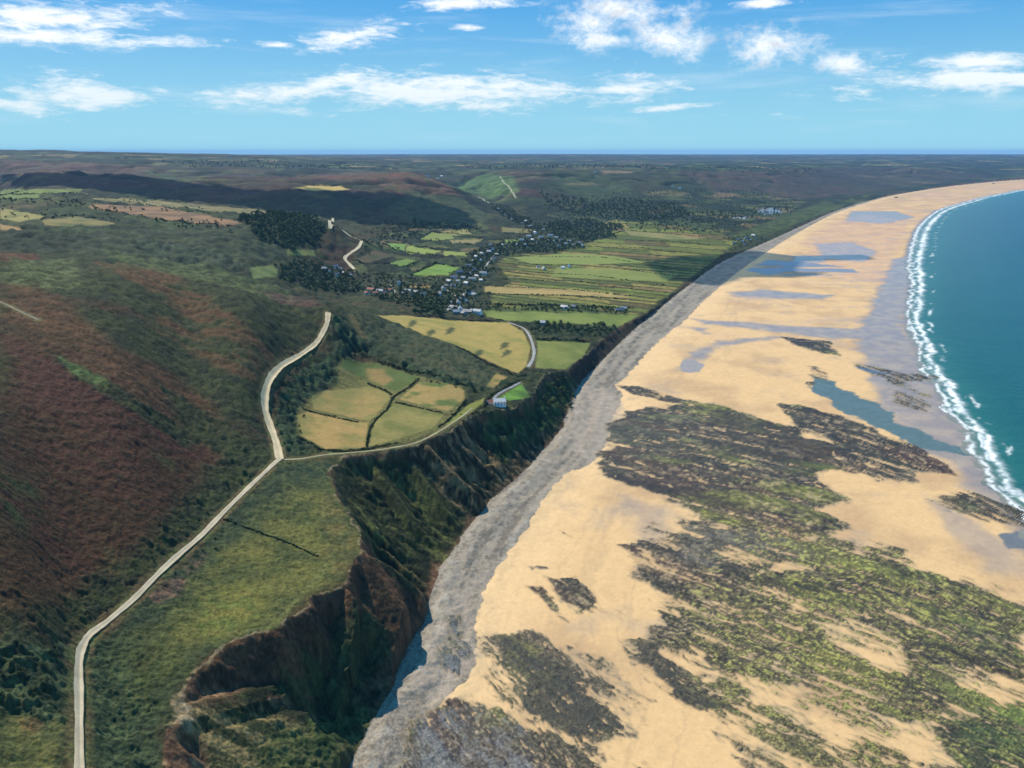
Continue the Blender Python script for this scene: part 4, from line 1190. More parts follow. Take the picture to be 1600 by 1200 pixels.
# tracks: strips of gravel laid over the ground
for (nm, lab, pts, wd_, col_), L_ in zip(ROADS, ROADW):
    dt = np.gradient(L_, axis=0)
    dt /= np.linalg.norm(dt, axis=1)[:, None] + 1e-9
    nn = np.stack([-dt[:, 1], dt[:, 0]], 1)
    K_ = 7
    offs = np.linspace(-0.5, 0.5, K_)
    wv = wd_ * (1 + 0.10 * np.array([math.sin(i * 1.7) * 0.6 + math.sin(i * 0.53) for i in range(len(L_))]))
    P_ = L_[:, None, :] + nn[:, None, :] * (offs[None, :, None] * wv[:, None, None])
    z_ = gz(P_[..., 0], P_[..., 1])
    lift = 0.12 + 0.0004 * P_[..., 1]
    z_ = np.maximum(z_, z_.mean(1)[:, None] - 0.2) + lift - 0.25 * (np.abs(offs) > 0.49)
    V = np.dstack([P_, z_]).reshape(-1, 3)
    ii = np.arange(len(L_) * K_).reshape(len(L_), K_)
    q = np.stack([ii[:-1, :-1], ii[:-1, 1:], ii[1:, 1:], ii[1:, :-1]], -1).reshape(-1, 4)[:, ::-1]
    base = c(*col_, k=0.86)
    cv = np.repeat(base[None], len(V), 0)
    cvr = cv.reshape(len(L_), K_, 3)
    if wd_ < 7:
        cvr[:, K_ // 2] *= 0.82
        _t = 1 + 0.12 * np.sin(np.arange(len(L_)) * 0.9) * np.sin(np.arange(len(L_)) * 0.37)
        cvr *= _t[:, None, None]
        cvr[:, 0] *= 0.8
        cvr[:, -1] *= 0.8
    me = mesh_quads(nm, V, q, M_FIELD, cvr.reshape(-1, 3), np.full(len(V), 0.9))
    link(nm, me, None, lab, 'path' if 'path' in nm else 'road', None, 'structure')

# ------------------------------------------------------------------ the sea
SA = np.concatenate([np.linspace(0.30, 1.0, 520), np.linspace(1.01, 2.6, 60)])
sy = np.exp(np.linspace(math.log(90), math.log(15000 * S), 4000))
dn = 0.8 * F * (H / sy) / (1 + (H / sy) ** 2) + 30
cm = np.r_[0, np.cumsum((dn[1:] + dn[:-1]) / 2 * np.diff(np.log(sy)))]
nsr = int(cm[-1])
sy = np.interp(np.linspace(0, cm[-1], nsr), cm, sy)
WX = SA[None] * sy[:, None]
WY = np.repeat(sy[:, None], len(SA), 1)
wd, wa = seg_dist(WX, WY, water)
wi = inside(WX, WY, seaward_poly(water))
sd_ = np.where(wi, wd, -wd)
wcut = (sy * 0.0014)[:, None] * np.ones_like(WX)
swell = fbm(WX, WY, 40, 4, 201, wcut)
j1 = fbm(WX, WY, 60, 4, 202, wcut)
j2 = fbm(WX, WY, 12, 4, 203, wcut)
j3 = fbm(wa / 4, sd_, 9, 4, 204, wcut)
near_s = 1 + 1.1 * sstep(WY, 1400, 3000)
off = (sd_ + 9 * j1 + 4 * j2) / near_s
scol_ = np.array([lerp(c(18, 88, 86, 0.8)[None, None] * np.ones(WX.shape + (1,)), c(4, 70, 80, 0.8)[None, None], sstep(sd_ + 60 * j1, 60, 500))])[0]
scol_ = lerp(scol_, c(0, 56, 80, 0.8)[None, None], sstep(sd_ + 120 * fbm(WX, WY, 500, 3, 206), 350, 1100) * 0.7)
scol_ = lerp(scol_, c(44, 112, 98, 0.8)[None, None], (1 - sstep(off, 0, 85)) * 0.8)
scol_ = lerp(scol_, c(150, 140, 124, 0.8)[None, None], (1 - sstep(off, -6, 14)) * 0.8)
scol_ = lerp(scol_, c(2, 62, 74, 0.8)[None, None], sstep(fbm(WX / 5, WY, 60, 4, 207, wcut), 0.35, 0.8) * 0.45)
foam = np.zeros_like(WX)
brk = 0.6 + 0.4 * sstep(fbm(wa, sd_ * 0, 90, 3, 209), -0.5, 0.2)
foam = np.maximum(foam, brk * np.exp(-((off - 17) / 5.0) ** 2) * (0.35 + 0.65 * sstep(j2 + j3 * 0.5, -0.8, 0.3)))
foam = np.maximum(foam, 0.8 * np.exp(-((off - 1.0) / 2.8) ** 2) * sstep(j2 + j3, -0.8, 0.1))
foam = np.maximum(foam, 0.75 * sstep(off, -1, 3) * (1 - sstep(off, 10, 19)) * sstep(j3 + 0.7 * j2, -0.1, 0.5) * brk)
foam = np.maximum(foam, 0.8 * np.exp(-((off - 36) / 3.0) ** 2) * sstep(fbm(wa, sd_, 60, 3, 210), 0.0, 0.5) * sstep(j3, -0.3, 0.4))
foam = np.clip(foam * (0.8 + 0.45 * fbm(wa, sd_, 5, 3, 212, wcut) + 0.25), 0, 1)
scol_ = lerp(scol_, c(240, 242, 240, 0.9)[None, None], foam)
SZ = 0.12 + 0.22 * swell + 0.9 * np.exp(-((off - 19) / 3.0) ** 2) * brk + 0.12 * foam
SZ = np.where(sd_ < 4, SZ * np.clip((sd_ + 30) / 34, 0, 1) - np.clip(-sd_ - 12, 0, 60) * 0.05, SZ)
_foam = 0
M_SEA, nt, b = new_mat('sea water')
N, L = nt.nodes, nt.links
at = N.new('ShaderNodeAttribute')
at.attribute_name = 'cover'
ar = N.new('ShaderNodeAttribute')
ar.attribute_name = 'rough'
L.new(at.outputs['Color'], b.inputs['Base Color'])
L.new(ar.outputs['Fac'], b.inputs['Roughness'])
b.inputs['IOR'].default_value = 1.33
b.inputs['Specular IOR Level'].default_value = 0.22
tcn = N.new('ShaderNodeTexCoord')
mpn = N.new('ShaderNodeMapping')
mpn.inputs['Scale'].default_value = (1.0, 0.45, 1.0)
mpn.inputs['Rotation'].default_value = (0, 0, 0.5)
L.new(tcn.outputs['Object'], mpn.inputs[0])
nn1 = N.new('ShaderNodeTexNoise')
nn1.inputs['Scale'].default_value = 0.16
nn1.inputs['Detail'].default_value = 6
nn1.inputs['Roughness'].default_value = 0.62
L.new(mpn.outputs[0], nn1.inputs['Vector'])
bpn = N.new('ShaderNodeBump')
bpn.inputs['Strength'].default_value = 0.55
bpn.inputs['Distance'].default_value = 2.2
L.new(nn1.outputs['Fac'], bpn.inputs['Height'])
L.new(bpn.outputs[0], b.inputs['Normal'])
ids = np.arange(WX.size, dtype=np.int64).reshape(WX.shape)
Q = np.stack([ids[:-1, :-1], ids[:-1, 1:], ids[1:, 1:], ids[1:, :-1]], -1).reshape(-1, 4)
sq = sd_[:-1, :-1].reshape(-1)
fq = foam[:-1, :-1].reshape(-1)
VV = np.stack([WX, WY, SZ], -1).reshape(-1, 3)
CV = scol_.reshape(-1, 3)
RV = (0.24 + 0.6 * foam).reshape(-1)
for nm, msk, lab, cat, kind in [('sea', (sq > -25) & (fq < 0.5), 'teal sea filling the right side of the bay', 'sea', 'structure'),
                                ('surf_foam', (sq > -25) & (fq >= 0.5), 'white foam of the waves breaking along the shore', 'surf', 'stuff')]:
    q = Q[msk]
    u_ = np.unique(q)
    me = mesh_quads(nm, VV[u_], np.searchsorted(u_, q), M_SEA, CV[u_], RV[u_])
    link(nm, me, None, lab, cat, None, kind)


# ------------------------------------------------------------------ things: helpers
def empty(name, loc, rz=0.0, label=None, cat=None, group=None):
    o = bpy.data.objects.new(name, None)
    COL.objects.link(o)
    o.location = loc
    o.rotation_euler = (0, 0, rz)
    o.empty_display_size = 0.5
    if label:
        o['label'] = label
    if cat:
        o['category'] = cat
    if group:
        o['group'] = group
    return o


class MB:
    def __init__(self):
        self.v, self.f = [], []

    def add(self, vs, fs):
        n = len(self.v)
        self.v += [tuple(map(float, p)) for p in vs]
        self.f += [tuple(i + n for i in f) for f in fs]

    def box(self, x0, x1, y0, y1, z0, z1):
        self.add([(x0, y0, z0), (x1, y0, z0), (x1, y1, z0), (x0, y1, z0), (x0, y0, z1), (x1, y0, z1), (x1, y1, z1), (x0, y1, z1)],
                 [(3, 2, 1, 0), (4, 5, 6, 7), (0, 1, 5, 4), (1, 2, 6, 5), (2, 3, 7, 6), (3, 0, 4, 7)])

    def tube(self, pts, rads, n=7):
        base = len(self.v)
        P = [Vector(p) for p in pts]
        for i, p in enumerate(P):
            d = (P[min(i + 1, len(P) - 1)] - P[max(i - 1, 0)]).normalized()
            a = d.orthogonal().normalized()
            b_ = d.cross(a)
            for k in range(n):
                t = 2 * math.pi * k / n
                q = p + (a * math.cos(t) + b_ * math.sin(t)) * rads[i]
                self.v.append(tuple(q))
        for i in range(len(P) - 1):
            for k in range(n):
                self.f.append((base + i * n + k, base + i * n + (k + 1) % n, base + (i + 1) * n + (k + 1) % n, base + (i + 1) * n + k))
        self.f.append(tuple(base + (len(P) - 1) * n + k for k in range(n)))

    def mesh(self, name, mat):
        me = bpy.data.meshes.new(name)
        me.from_pydata(self.v, [], self.f)
        me.materials.append(mat)
        me.update()
        return me


def leaf_mat(name, a, b_, scale=0.5):
    m, nt, b = new_mat(name)
    N, L = nt.nodes, nt.links
    tc = N.new('ShaderNodeNewGeometry')
    n1 = N.new('ShaderNodeTexNoise')
    n1.inputs['Scale'].default_value = scale
    n1.inputs['Detail'].default_value = 3
    L.new(tc.outputs['Position'], n1.inputs['Vector'])
    mr = N.new('ShaderNodeMapRange')
    mr.inputs[1].default_value = 0.35
    mr.inputs[2].default_value = 0.65
    L.new(n1.outputs['Fac'], mr.inputs[0])
    mx = N.new('ShaderNodeMix')
    mx.data_type = 'RGBA'
    L.new(mr.outputs[0], mx.inputs[0])
    mx.inputs[6].default_value = tuple(a) + (1,)
    mx.inputs[7].default_value = tuple(b_) + (1,)
    L.new(mx.outputs[2], b.inputs['Base Color'])
    b.inputs['Roughness'].default_value = 0.8
    b.inputs['Specular IOR Level'].default_value = 0.15
    return m


M_LEAF = leaf_mat('dark leaves', (0.045, 0.066, 0.024), (0.11, 0.145, 0.05), 0.22)
M_LEAF2 = leaf_mat('green leaves', (0.06, 0.09, 0.03), (0.14, 0.17, 0.06), 0.22)
M_HEDGE = leaf_mat('hedge leaves', (0.018, 0.032, 0.016), (0.055, 0.085, 0.032), 0.3)
M_BARK = plain_mat('bark', (0.09, 0.07, 0.05))
RS = np.random.RandomState(77)


def leaf_cloud(n, rx, ry, rz, cz, size, seed, lumps=7):
    """n leaf clumps filling an uneven crown"""
    r = np.random.RandomState(seed)
    ld = r.normal(size=(lumps, 3))
    ld /= np.linalg.norm(ld, axis=1)[:, None]
    lc = ld * np.array([rx, ry, rz]) * r.uniform(0.35, 0.75, (lumps, 1))
    lr = r.uniform(0.38, 0.62, lumps)
    k = r.randint(0, lumps, n)
    d = r.normal(size=(n, 3))
    d /= np.linalg.norm(d, axis=1)[:, None]
    rad = r.uniform(0.55, 1.0, (n, 1)) ** 0.5
    P = lc[k] + d * rad * lr[k][:, None] * np.array([rx, ry, rz])
    P[:, 2] += cz
    N_ = d + r.normal(size=(n, 3)) * 0.5
    N_ /= np.linalg.norm(N_, axis=1)[:, None]
    T = np.cross(N_, r.normal(size=(n, 3)))
    T /= np.linalg.norm(T, axis=1)[:, None] + 1e-9
    B = np.cross(N_, T)
    s1 = size * r.uniform(0.6, 1.3, (n, 1))
    s2 = size * r.uniform(0.5, 1.1, (n, 1))
    V = np.stack([P - T * s1 - B * s2 * 0.6, P + T * s1 * 0.7 - B * s2, P + T * s1 + B * s2 * 0.7, P - T * s1 * 0.8 + B * s2], 1).reshape(-1, 3)
    return V


def crown_mesh(name, V, mat):
    n = len(V) // 4
    return mesh_quads(name, V, np.arange(n * 4).reshape(n, 4), mat, smooth=False)


CROWNS = []
for i_ in range(5):
    V = leaf_cloud(330, 4.2 + 0.5 * (i_ % 2), 4.0, 3.4 + 0.5 * (i_ % 3), 5.6, 0.62, 100 + i_)
    CROWNS.append(crown_mesh('crown', V, M_LEAF if i_ % 2 else M_LEAF2))
trunk = MB()
trunk.tube([(0, 0, -0.6), (0.1, 0, 1.5), (0.0, 0.15, 3.4), (0.1, 0.1, 6.0)], [0.42, 0.32, 0.24, 0.08])
for k_ in range(5):
    t_ = k_ * 1.26
    trunk.tube([(0.05, 0.1, 2.4 + 0.3 * k_), (math.cos(t_) * 1.2, math.sin(t_) * 1.2, 4.0 + 0.3 * k_), (math.cos(t_) * 2.3, math.sin(t_) * 2.3, 5.2 + 0.3 * k_)], [0.17, 0.11, 0.04], 5)
TRUNK = trunk.mesh('trunk', M_BARK)
TREES_LEFT = [296]


def tree(x, y, s, label, group):
    o = empty('tree', (x, y, float(gz(x, y)) - 0.3), rnd.uniform(0, 6.28), label, 'tree', group)
    o.scale = (s, s, s * rnd.uniform(0.85, 1.15))
    a = bpy.data.objects.new('crown', rnd.choice(CROWNS))
    b_ = bpy.data.objects.new('trunk', TRUNK)
    for q in (a, b_):
        COL.objects.link(q)
        q.parent = o
    TREES_LEFT[0] -= 1


def pts_in(poly, spacing, jitter=0.45):
    """points about `spacing` metres apart on the ground inside an outline of the photograph"""
    w = wline(parse(poly), True)
    x0, y0 = w.min(0)
    x1, y1 = w.max(0)
    xs = np.arange(x0, x1, spacing)
    ys = np.arange(y0, y1, spacing)
    gx, gy = np.meshgrid(xs, ys)
    gx = (gx + RS.uniform(-jitter, jitter, gx.shape) * spacing).ravel()
    gy = (gy + RS.uniform(-jitter, jitter, gy.shape) * spacing).ravel()
    wb = min(30.0, 0.12 * max(x1 - x0, y1 - y0))
    m = inside(gx + wb * fbm(gx, gy, 70, 3, 190), gy + wb * fbm(gx, gy, 70, 3, 191), w) & (fbm(gx, gy, 60, 3, 192) > -0.62)
    return gx[m], gy[m]


STUFF_V = []


def stuff_trees(X_, Y_, smin, smax, n=36, size=0.9):
    for x, y in zip(X_, Y_):
        s = RS.uniform(smin, smax)
        V = leaf_cloud(n, 4.3, 4.3, 3.6, 4.6, size * 1.5, RS.randint(1 << 30), 4) * s
        STUFF_V.append(V + np.array([x, y, float(gz(x, y)) - 0.4]))


# woods: outline on the photograph, spacing, size, how many stand as trees of their own, label
WOODS = [('432 420 470 407 520 418 556 430 566 448 545 458 500 455 440 447', 17, 1.15, 60, 'round dark tree in the wood at the mouth of the valley, below the zigzag track', 'trees in the valley mouth wood'),
         ('645 470 660 462 680 468 695 484 690 494 665 492 648 484', 12, 1.1, 24, 'dark tree in the tight clump below the village, above the golden field', 'trees in the clump above the golden field'),
         ('832 506 880 507 960 510 968 518 950 532 925 528 880 524 838 520', 15, 0.85, 50, 'dark tree in the belt between two fields, right of the bending lane', 'trees in the belt by the lane'),
         ('860 585 900 590 895 630 868 660 840 640 838 610', 13, 0.65, 26, 'wind bent scrub tree on the steep headland above the shingle', 'trees on the headland'),
         ('560 430 600 425 640 436 665 450 720 446 745 452 740 466 690 476 640 468 590 460', 26, 0.95, 50, 'garden tree among the houses of the lower village', 'trees of the lower village'),
         ('380 343 400 335 450 333 495 346 506 370 490 384 440 384 400 370', 26, 1.1, 60, 'dark tree in the wood covering the hilltop left of the zigzag track', 'trees in the hilltop wood'),
         ]
for poly, sp_, sz_, cap_, lab, grp in WOODS:
    gx, gy = pts_in(poly, sp_ * 0.8)
    o_ = np.argsort(gy)
    gx, gy = gx[o_], gy[o_]
    for i_ in range(len(gx)):
        if i_ < cap_ and TREES_LEFT[0] > 0:
            tree(gx[i_], gy[i_], sz_ * rnd.uniform(0.75, 1.3), lab, grp)
    if len(gx) > cap_:
        stuff_trees(gx[cap_:], gy[cap_:], sz_ * 0.8, sz_ * 1.25)
print('trees left', TREES_LEFT)
for poly, sp_, a_, b_ in [('380 343 400 335 450 333 495 346 506 370 490 384 440 384 400 370', 16, 0.9, 1.3), ('730 400 780 382 830 375 900 378 915 388 860 396 800 398 775 402 760 430 735 440 722 425', 26, 0.8, 1.3),
                          ('850 352 872 345 890 349 915 340 935 350 962 348 975 358 950 362 962 372 935 374 915 382 895 372 870 372 862 360', 27, 0.9, 1.5), ('770 318 800 326 830 345 850 360 835 362 800 345 775 332', 30, 1.0, 1.4),
                          ('880 335 960 310 1060 318 1080 335 1040 348 960 342', 38, 1.0, 1.6), ('600 345 650 352 660 370 620 376 590 372', 30, 0.8, 1.2), ('700 478 760 480 850 480 990 484 985 490 850 487 700 486', 17, 0.6, 0.9),
                          ('560 380 600 384 600 390 570 392', 30, 0.8, 1.2), ('640 345 720 350 760 355 740 362 680 358 640 355', 34, 0.9, 1.3), ('840 300 900 310 960 325 900 335 860 325', 45, 1.0, 1.8),
                          ('960 350 1060 352 1130 362 1100 368 1000 362', 60, 0.8, 1.3), ('1130 372 1190 368 1185 384 1140 388', 34, 0.6, 0.9), ('200 335 330 350 370 362 360 366 250 350', 40, 0.6, 0.9), ('0 312 120 316 200 328 180 332 60 320', 40, 0.5, 0.9),
                          ('1000 335 1150 330 1250 322 1240 332 1100 350', 70, 0.8, 1.4), ('560 450 600 455 645 462 700 478 640 480 590 470', 24, 0.7, 1.0), ('500 425 530 418 560 425 545 440', 22, 0.7, 1.0)]:
    gx, gy = pts_in(poly, sp_ * 0.72)
    stuff_trees(gx, gy, a_ * 0.95, b_ * 1.1)
    print('stuff', len(gx))


for poly, sp_, a_, b_, thr_ in [('840 345 860 322 960 300 1060 296 1180 298 1262 316 1200 348 1120 366 1000 352 930 345', 34, 0.7, 1.3, 0.05), ('560 436 600 425 650 436 690 432 715 420 740 395 775 378 790 395 776 425 760 445 752 470 760 494 700 494 680 478 600 470 560 458', 15, 0.5, 0.9, 0.0),
                                ('772 324 800 332 840 350 870 352 915 384 880 392 800 396 772 384 800 366 820 356 790 345', 17, 0.6, 1.0, 0.0), ('700 262 800 258 960 258 1120 262 1250 262 1300 272 1100 266 900 262 760 266', 80, 1.5, 2.6, 0.1),
                                ('240 252 420 252 600 262 640 268 520 264 400 262 300 262', 60, 1.2, 2.2, 0.0), ('560 352 640 350 760 352 745 385 640 380 600 402 560 402', 26, 0.6, 1.0, 0.2), ('0 300 140 306 330 326 380 350 330 352 200 340 100 345 0 345', 30, 0.5, 0.9, 0.35)]:
    gx, gy = pts_in(poly, sp_)
    m_ = fbm(gx, gy, 160, 3, 195) > thr_ - 0.15
    stuff_trees(gx[m_], gy[m_], a_, b_, 22)
    print('extra', m_.sum())


def hedge_cloud(pts, wid, hgt, per_m, size=0.6, gap=0.1):
    L_ = wline(pts, False, 10)
    seg = np.hypot(*np.diff(L_, axis=0).T)
    tot = seg.sum()
    n = int(tot * per_m)
    s = RS.uniform(0, tot, n)
    cumL = np.r_[0, np.cumsum(seg)]
    x = np.interp(s, cumL, L_[:, 0]) + RS.normal(size=n) * wid * 0.3
    y = np.interp(s, cumL, L_[:, 1]) + RS.normal(size=n) * wid * 0.3
    hh = hgt * (0.65 + 0.7 * fbm(x, y, 9, 2, 401))
    keep_ = fbm(x, y, 25, 2, 402) > -0.9 + gap
    x, y, hh = x[keep_], y[keep_], hh[keep_]
    n = len(x)
    P = np.stack([x, y, gz(x, y) + RS.uniform(0.05, 1, n) * hh], 1)
    N_ = RS.normal(size=(n, 3))
    N_[:, 2] = np.abs(N_[:, 2])
    N_ /= np.linalg.norm(N_, axis=1)[:, None]
    T = np.cross(N_, RS.normal(size=(n, 3)))
    T /= np.linalg.norm(T, axis=1)[:, None]
    B = np.cross(N_, T)
    s1 = size * RS.uniform(0.6, 1.4, (n, 1))
    return np.stack([P - T * s1 - B * s1 * 0.6, P + T * s1 * 0.7 - B * s1, P + T * s1 + B * s1 * 0.7, P - T * s1 * 0.8 + B * s1], 1).reshape(-1, 3)


HEDGES = [('dark hedge dividing the two left fields above the cliff', '472 639 500 647 530 654 560 660', 2.2, 2.0),
          ('hedge running from the hedge crossing down to the cliff path between the lower fields', '614 622 605 640 588 655 578 670 573 698', 2.4, 1.8),
          ('low hedge right of the hedge crossing dividing the two right fields', '618 629 650 636 692 646', 2.0, 1.6),
          ('thick hedge from the crossing up to the right field corner', '612 622 640 605 655 592', 4.0, 2.4),
          ('hedge between the upper green field and the olive field', '575 600 595 608 612 617', 3.0, 2.0),
          ('long dark hedge at the foot of the hill spur above the old fields', '590 566 640 580 700 592 735 604 745 615', 5.0, 2.8),
          ('hedge along the thin strip field by the cliff path', '728 625 715 643 700 658 685 668', 2.6, 1.8),
          ('dark hedge round the lower edge of the old fields', '466 682 500 702 540 706 575 702 620 692', 2.8, 1.8),
          ('hedge beside the farm drive', '757 636 768 618 790 606 812 594', 3.2, 2.4),
          ('hedge at the foot of the golden field', '712 541 760 566 810 590 822 585', 3.2, 2.2),
          ('dark hedge along the top of the golden field', '640 492 712 499 794 502', 3.4, 2.2),
          ('straight hedge bank across the green slope above the eroded bay', '350 812 400 830 450 848 497 870', 1.3, 0.4)]
for lab, px, wd_, hg_ in HEDGES:
    V = hedge_cloud(parse(px), wd_ * 0.75, hg_ * 0.9, 7, 0.5)
    o = link('hedge', crown_mesh('hedge', V, M_HEDGE), None, lab, 'hedge')
HV = []
for px, wd_, hg_, den in [('603 379 634 381 660 386 692 392', 3, 3, 1.2), ('616 391 675 400 694 402', 4, 4, 1.5), ('550 408 575 413 606 412 625 418 656 410', 4, 4, 1.5), ('656 373 675 362 706 365 757 372', 3, 3, 1.0),
                          ('640 430 681 412 719 417', 4, 4, 1.5), ('641 432 700 434', 4, 4, 1.5), ('625 445 690 448', 4, 4, 1.5), ('757 447 900 453 985 463', 3, 2, 0.8), ('757 459 900 463 980 468', 3, 2.5, 0.9), ('765 476 880 478 990 482', 5, 4, 2),
                          ('800 400 940 402 1080 424', 2.5, 2, 0.5), ('790 412 940 416 1060 432', 2.5, 2, 0.5), ('780 424 920 430 1040 446', 2.5, 2, 0.5), ('770 436 900 440 1020 456', 2.5, 2, 0.5), ('130 306 230 310 330 320 470 333', 4, 3, 0.6),
                          ('150 318 230 320 330 334', 4, 3, 0.6), ('150 326 200 336 290 349 380 356', 7, 5, 1.2), ('0 304 130 303', 4, 4, 0.7), ('0 313 70 312 130 318', 6, 5, 1), ('65 343 120 336 185 346', 4, 4, 0.7), ('785 366 835 366', 5, 5, 1),
                          ('838 530 922 534', 4, 4, 2), ('560 376 600 383 616 391', 6, 4, 1.2), ('980 375 1060 378 1110 384', 4, 4, 0.7), ('940 372 975 360 1100 370', 4, 4, 0.7), ('900 385 1000 388 1100 398', 3, 3, 0.6)]:
    HV.append(hedge_cloud(parse(px), wd_, hg_, den, 1.3))
o = link('hedgerows', crown_mesh('hedgerows', np.vstack(HV), M_HEDGE), None, 'dark hedgerows and banks dividing the far meadows', 'hedges', None, 'stuff')
SV = np.vstack(STUFF_V)
o = link('woodland', crown_mesh('woodland', SV, M_LEAF), None, 'dark woodland in the valleys round the village', 'woodland', None, 'stuff')
print('woodland quads', len(SV) // 4)

# scrub bushes on the slope right of the wide track and by the near track
BV = []
for poly, sp_, sz_ in [('446 575 500 560 515 590 480 610 462 640 465 680 445 700 436 660 436 610', 7.0, 0.36), ('522 500 560 540 620 570 700 596 740 606 700 604 600 574 540 556', 9, 0.34),
                       ('700 640 790 650 860 640 840 680 790 700 740 690', 8, 0.4), ('140 1000 260 890 300 860 310 870 240 960 170 1040 140 1100', 9, 0.22),
                       ('300 840 420 730 400 720 280 820 180 930 120 980 130 1000', 8, 0.24), ('0 1000 100 1000 110 1110 0 1130', 7, 0.24)]:
    gx, gy = pts_in(poly, sp_, 0.9)
    for x, y in zip(gx, gy):
        if sample(np.minimum(RD, 50), x, y) < 2.5:
            continue
        s = sz_ * RS.uniform(0.6, 1.5)
        V = leaf_cloud(40, 4.2, 4.2, 2.6, 2.2, 0.9, RS.randint(1 << 30), 4) * s
        BV.append(V + np.array([x, y, float(gz(x, y)) - 0.2]))
o = link('scrub_bushes', crown_mesh('scrub_bushes', np.vstack(BV), M_HEDGE), None, 'dark gorse and blackthorn scrub beside the track and on the cliff', 'scrub', None, 'stuff')
print('bushes', len(BV))

# ------------------------------------------------------------------ houses
M_STONE = plain_mat('pale stone wall', (0.42, 0.40, 0.36), 0.9, 0.08)
M_WHITE = plain_mat('white painted wall', (0.78, 0.77, 0.74), 0.8, 0.03)
M_CREAM = plain_mat('cream rendered wall', (0.62, 0.55, 0.42), 0.85, 0.05)
M_GREYW = plain_mat('grey stone wall', (0.27, 0.26, 0.25), 0.9, 0.08)
M_SLATE = plain_mat('slate roof', (0.13, 0.15, 0.18), 0.55, 0.1)
M_PALESL = plain_mat('weathered pale slate roof', (0.30, 0.32, 0.34), 0.5, 0.08)
M_TILE = plain_mat('red tile roof', (0.36, 0.14, 0.09), 0.8, 0.1)
M_GLASS_SHADE = plain_mat('dark window glass and slot shade', (0.03, 0.035, 0.04), 0.15, 0.05)
M_DOOR = plain_mat('painted door', (0.10, 0.14, 0.22), 0.6)
M_CONC = plain_mat('bunker concrete', (0.10, 0.10, 0.09), 0.9, 0.1)
HMESH = {}


_w = MB()
_w.box(-0.5, 0.5, -0.04, 0.04, -0.6, 0.6)
WINDOW = _w.mesh('window', M_GLASS_SHADE)


def add_windows(o, places, off=(0, 0, 0)):
    for q in places:
        w = bpy.data.objects.new('window', WINDOW)
        COL.objects.link(w)
        w.parent = o
        w.location = (q[0] + off[0], q[1] + off[1], q[2] + off[2])


def house_parts(L_, W_, hw, hr, wall, roof):
    key = (L_, W_, hw, hr, wall.name, roof.name)
    if key in HMESH:
        return HMESH[key]
    a = MB()
    x, y = L_ / 2, W_ / 2
    a.add([(-x, -y, -2), (x, -y, -2), (x, y, -2), (-x, y, -2), (-x, -y, hw), (x, -y, hw), (x, y, hw), (-x, y, hw), (-x, 0, hw + hr), (x, 0, hw + hr)],
          [(0, 1, 5, 4), (2, 3, 7, 6), (1, 2, 6, 9, 5), (3, 0, 4, 8, 7), (3, 2, 1, 0)])
    r = MB()
    ox, t = x + 0.3, 0.18
    k = hr / y
    for s in (-1, 1):
        e = (y + 0.45)
        ze = hw + hr - e * k
        zt = hw + hr + 0.02
        r.add([(-ox, 0, zt), (ox, 0, zt), (ox, s * e, ze), (-ox, s * e, ze), (-ox, 0, zt + t), (ox, 0, zt + t), (ox, s * e, ze + t), (-ox, s * e, ze + t)],
              [(0, 1, 2, 3), (7, 6, 5, 4), (3, 2, 6, 7), (0, 3, 7, 4), (1, 5, 6, 2)])
    ch = MB()
    for s in (1,):
        ch.box(s * (x - 0.55) - 0.45, s * (x - 0.55) + 0.45, -0.4, 0.4, hw + hr - 0.7, hw + hr + 1.1)
        ch.box(s * (x - 0.55) - 0.52, s * (x - 0.55) + 0.52, -0.47, 0.47, hw + hr + 1.1, hw + hr + 1.25)
    n = max(2, int(L_ / 3))
    wn = []
    for f in range(1 if hw < 4 else 2):
        for i in range(n):
            cx = -x + (i + 0.5) * L_ / n
            for s in (-1, 1):
                if f == 0 and i == n // 2 and s < 0:
                    continue
                wn.append((cx, s * (y + 0.02), 1.5 + f * 2.6))
    dr = MB()
    cx = -x + (n // 2 + 0.5) * L_ / n
    dr.box(cx - 0.5, cx + 0.5, -y - 0.06, -y, 0, 2.1)
    HMESH[key] = (a.mesh('wall', wall), r.mesh('roof', roof), ch.mesh('chimney', wall), wn, dr.mesh('door', M_DOOR))
    return HMESH[key]


def house(px, rz, dims, wall, roof, label, group, full=True):
    x, y = hit(*px)
    o = empty('house', (x, y, float(gz(x, y)) + 0.2), rz, label, 'house', group)
    pm = house_parts(*dims, wall, roof)
    for i, (nm, me) in enumerate(zip(('wall', 'roof', 'chimney', 'window', 'door'), pm)):
        if i > 2 and not full:
            continue
        if nm == 'window':
            add_windows(o, me)
            continue
        p = bpy.data.objects.new(nm, me)
        COL.objects.link(p)
        if i == 1:
            rf_o = p
        p.parent = rf_o if i == 2 else o
    return o


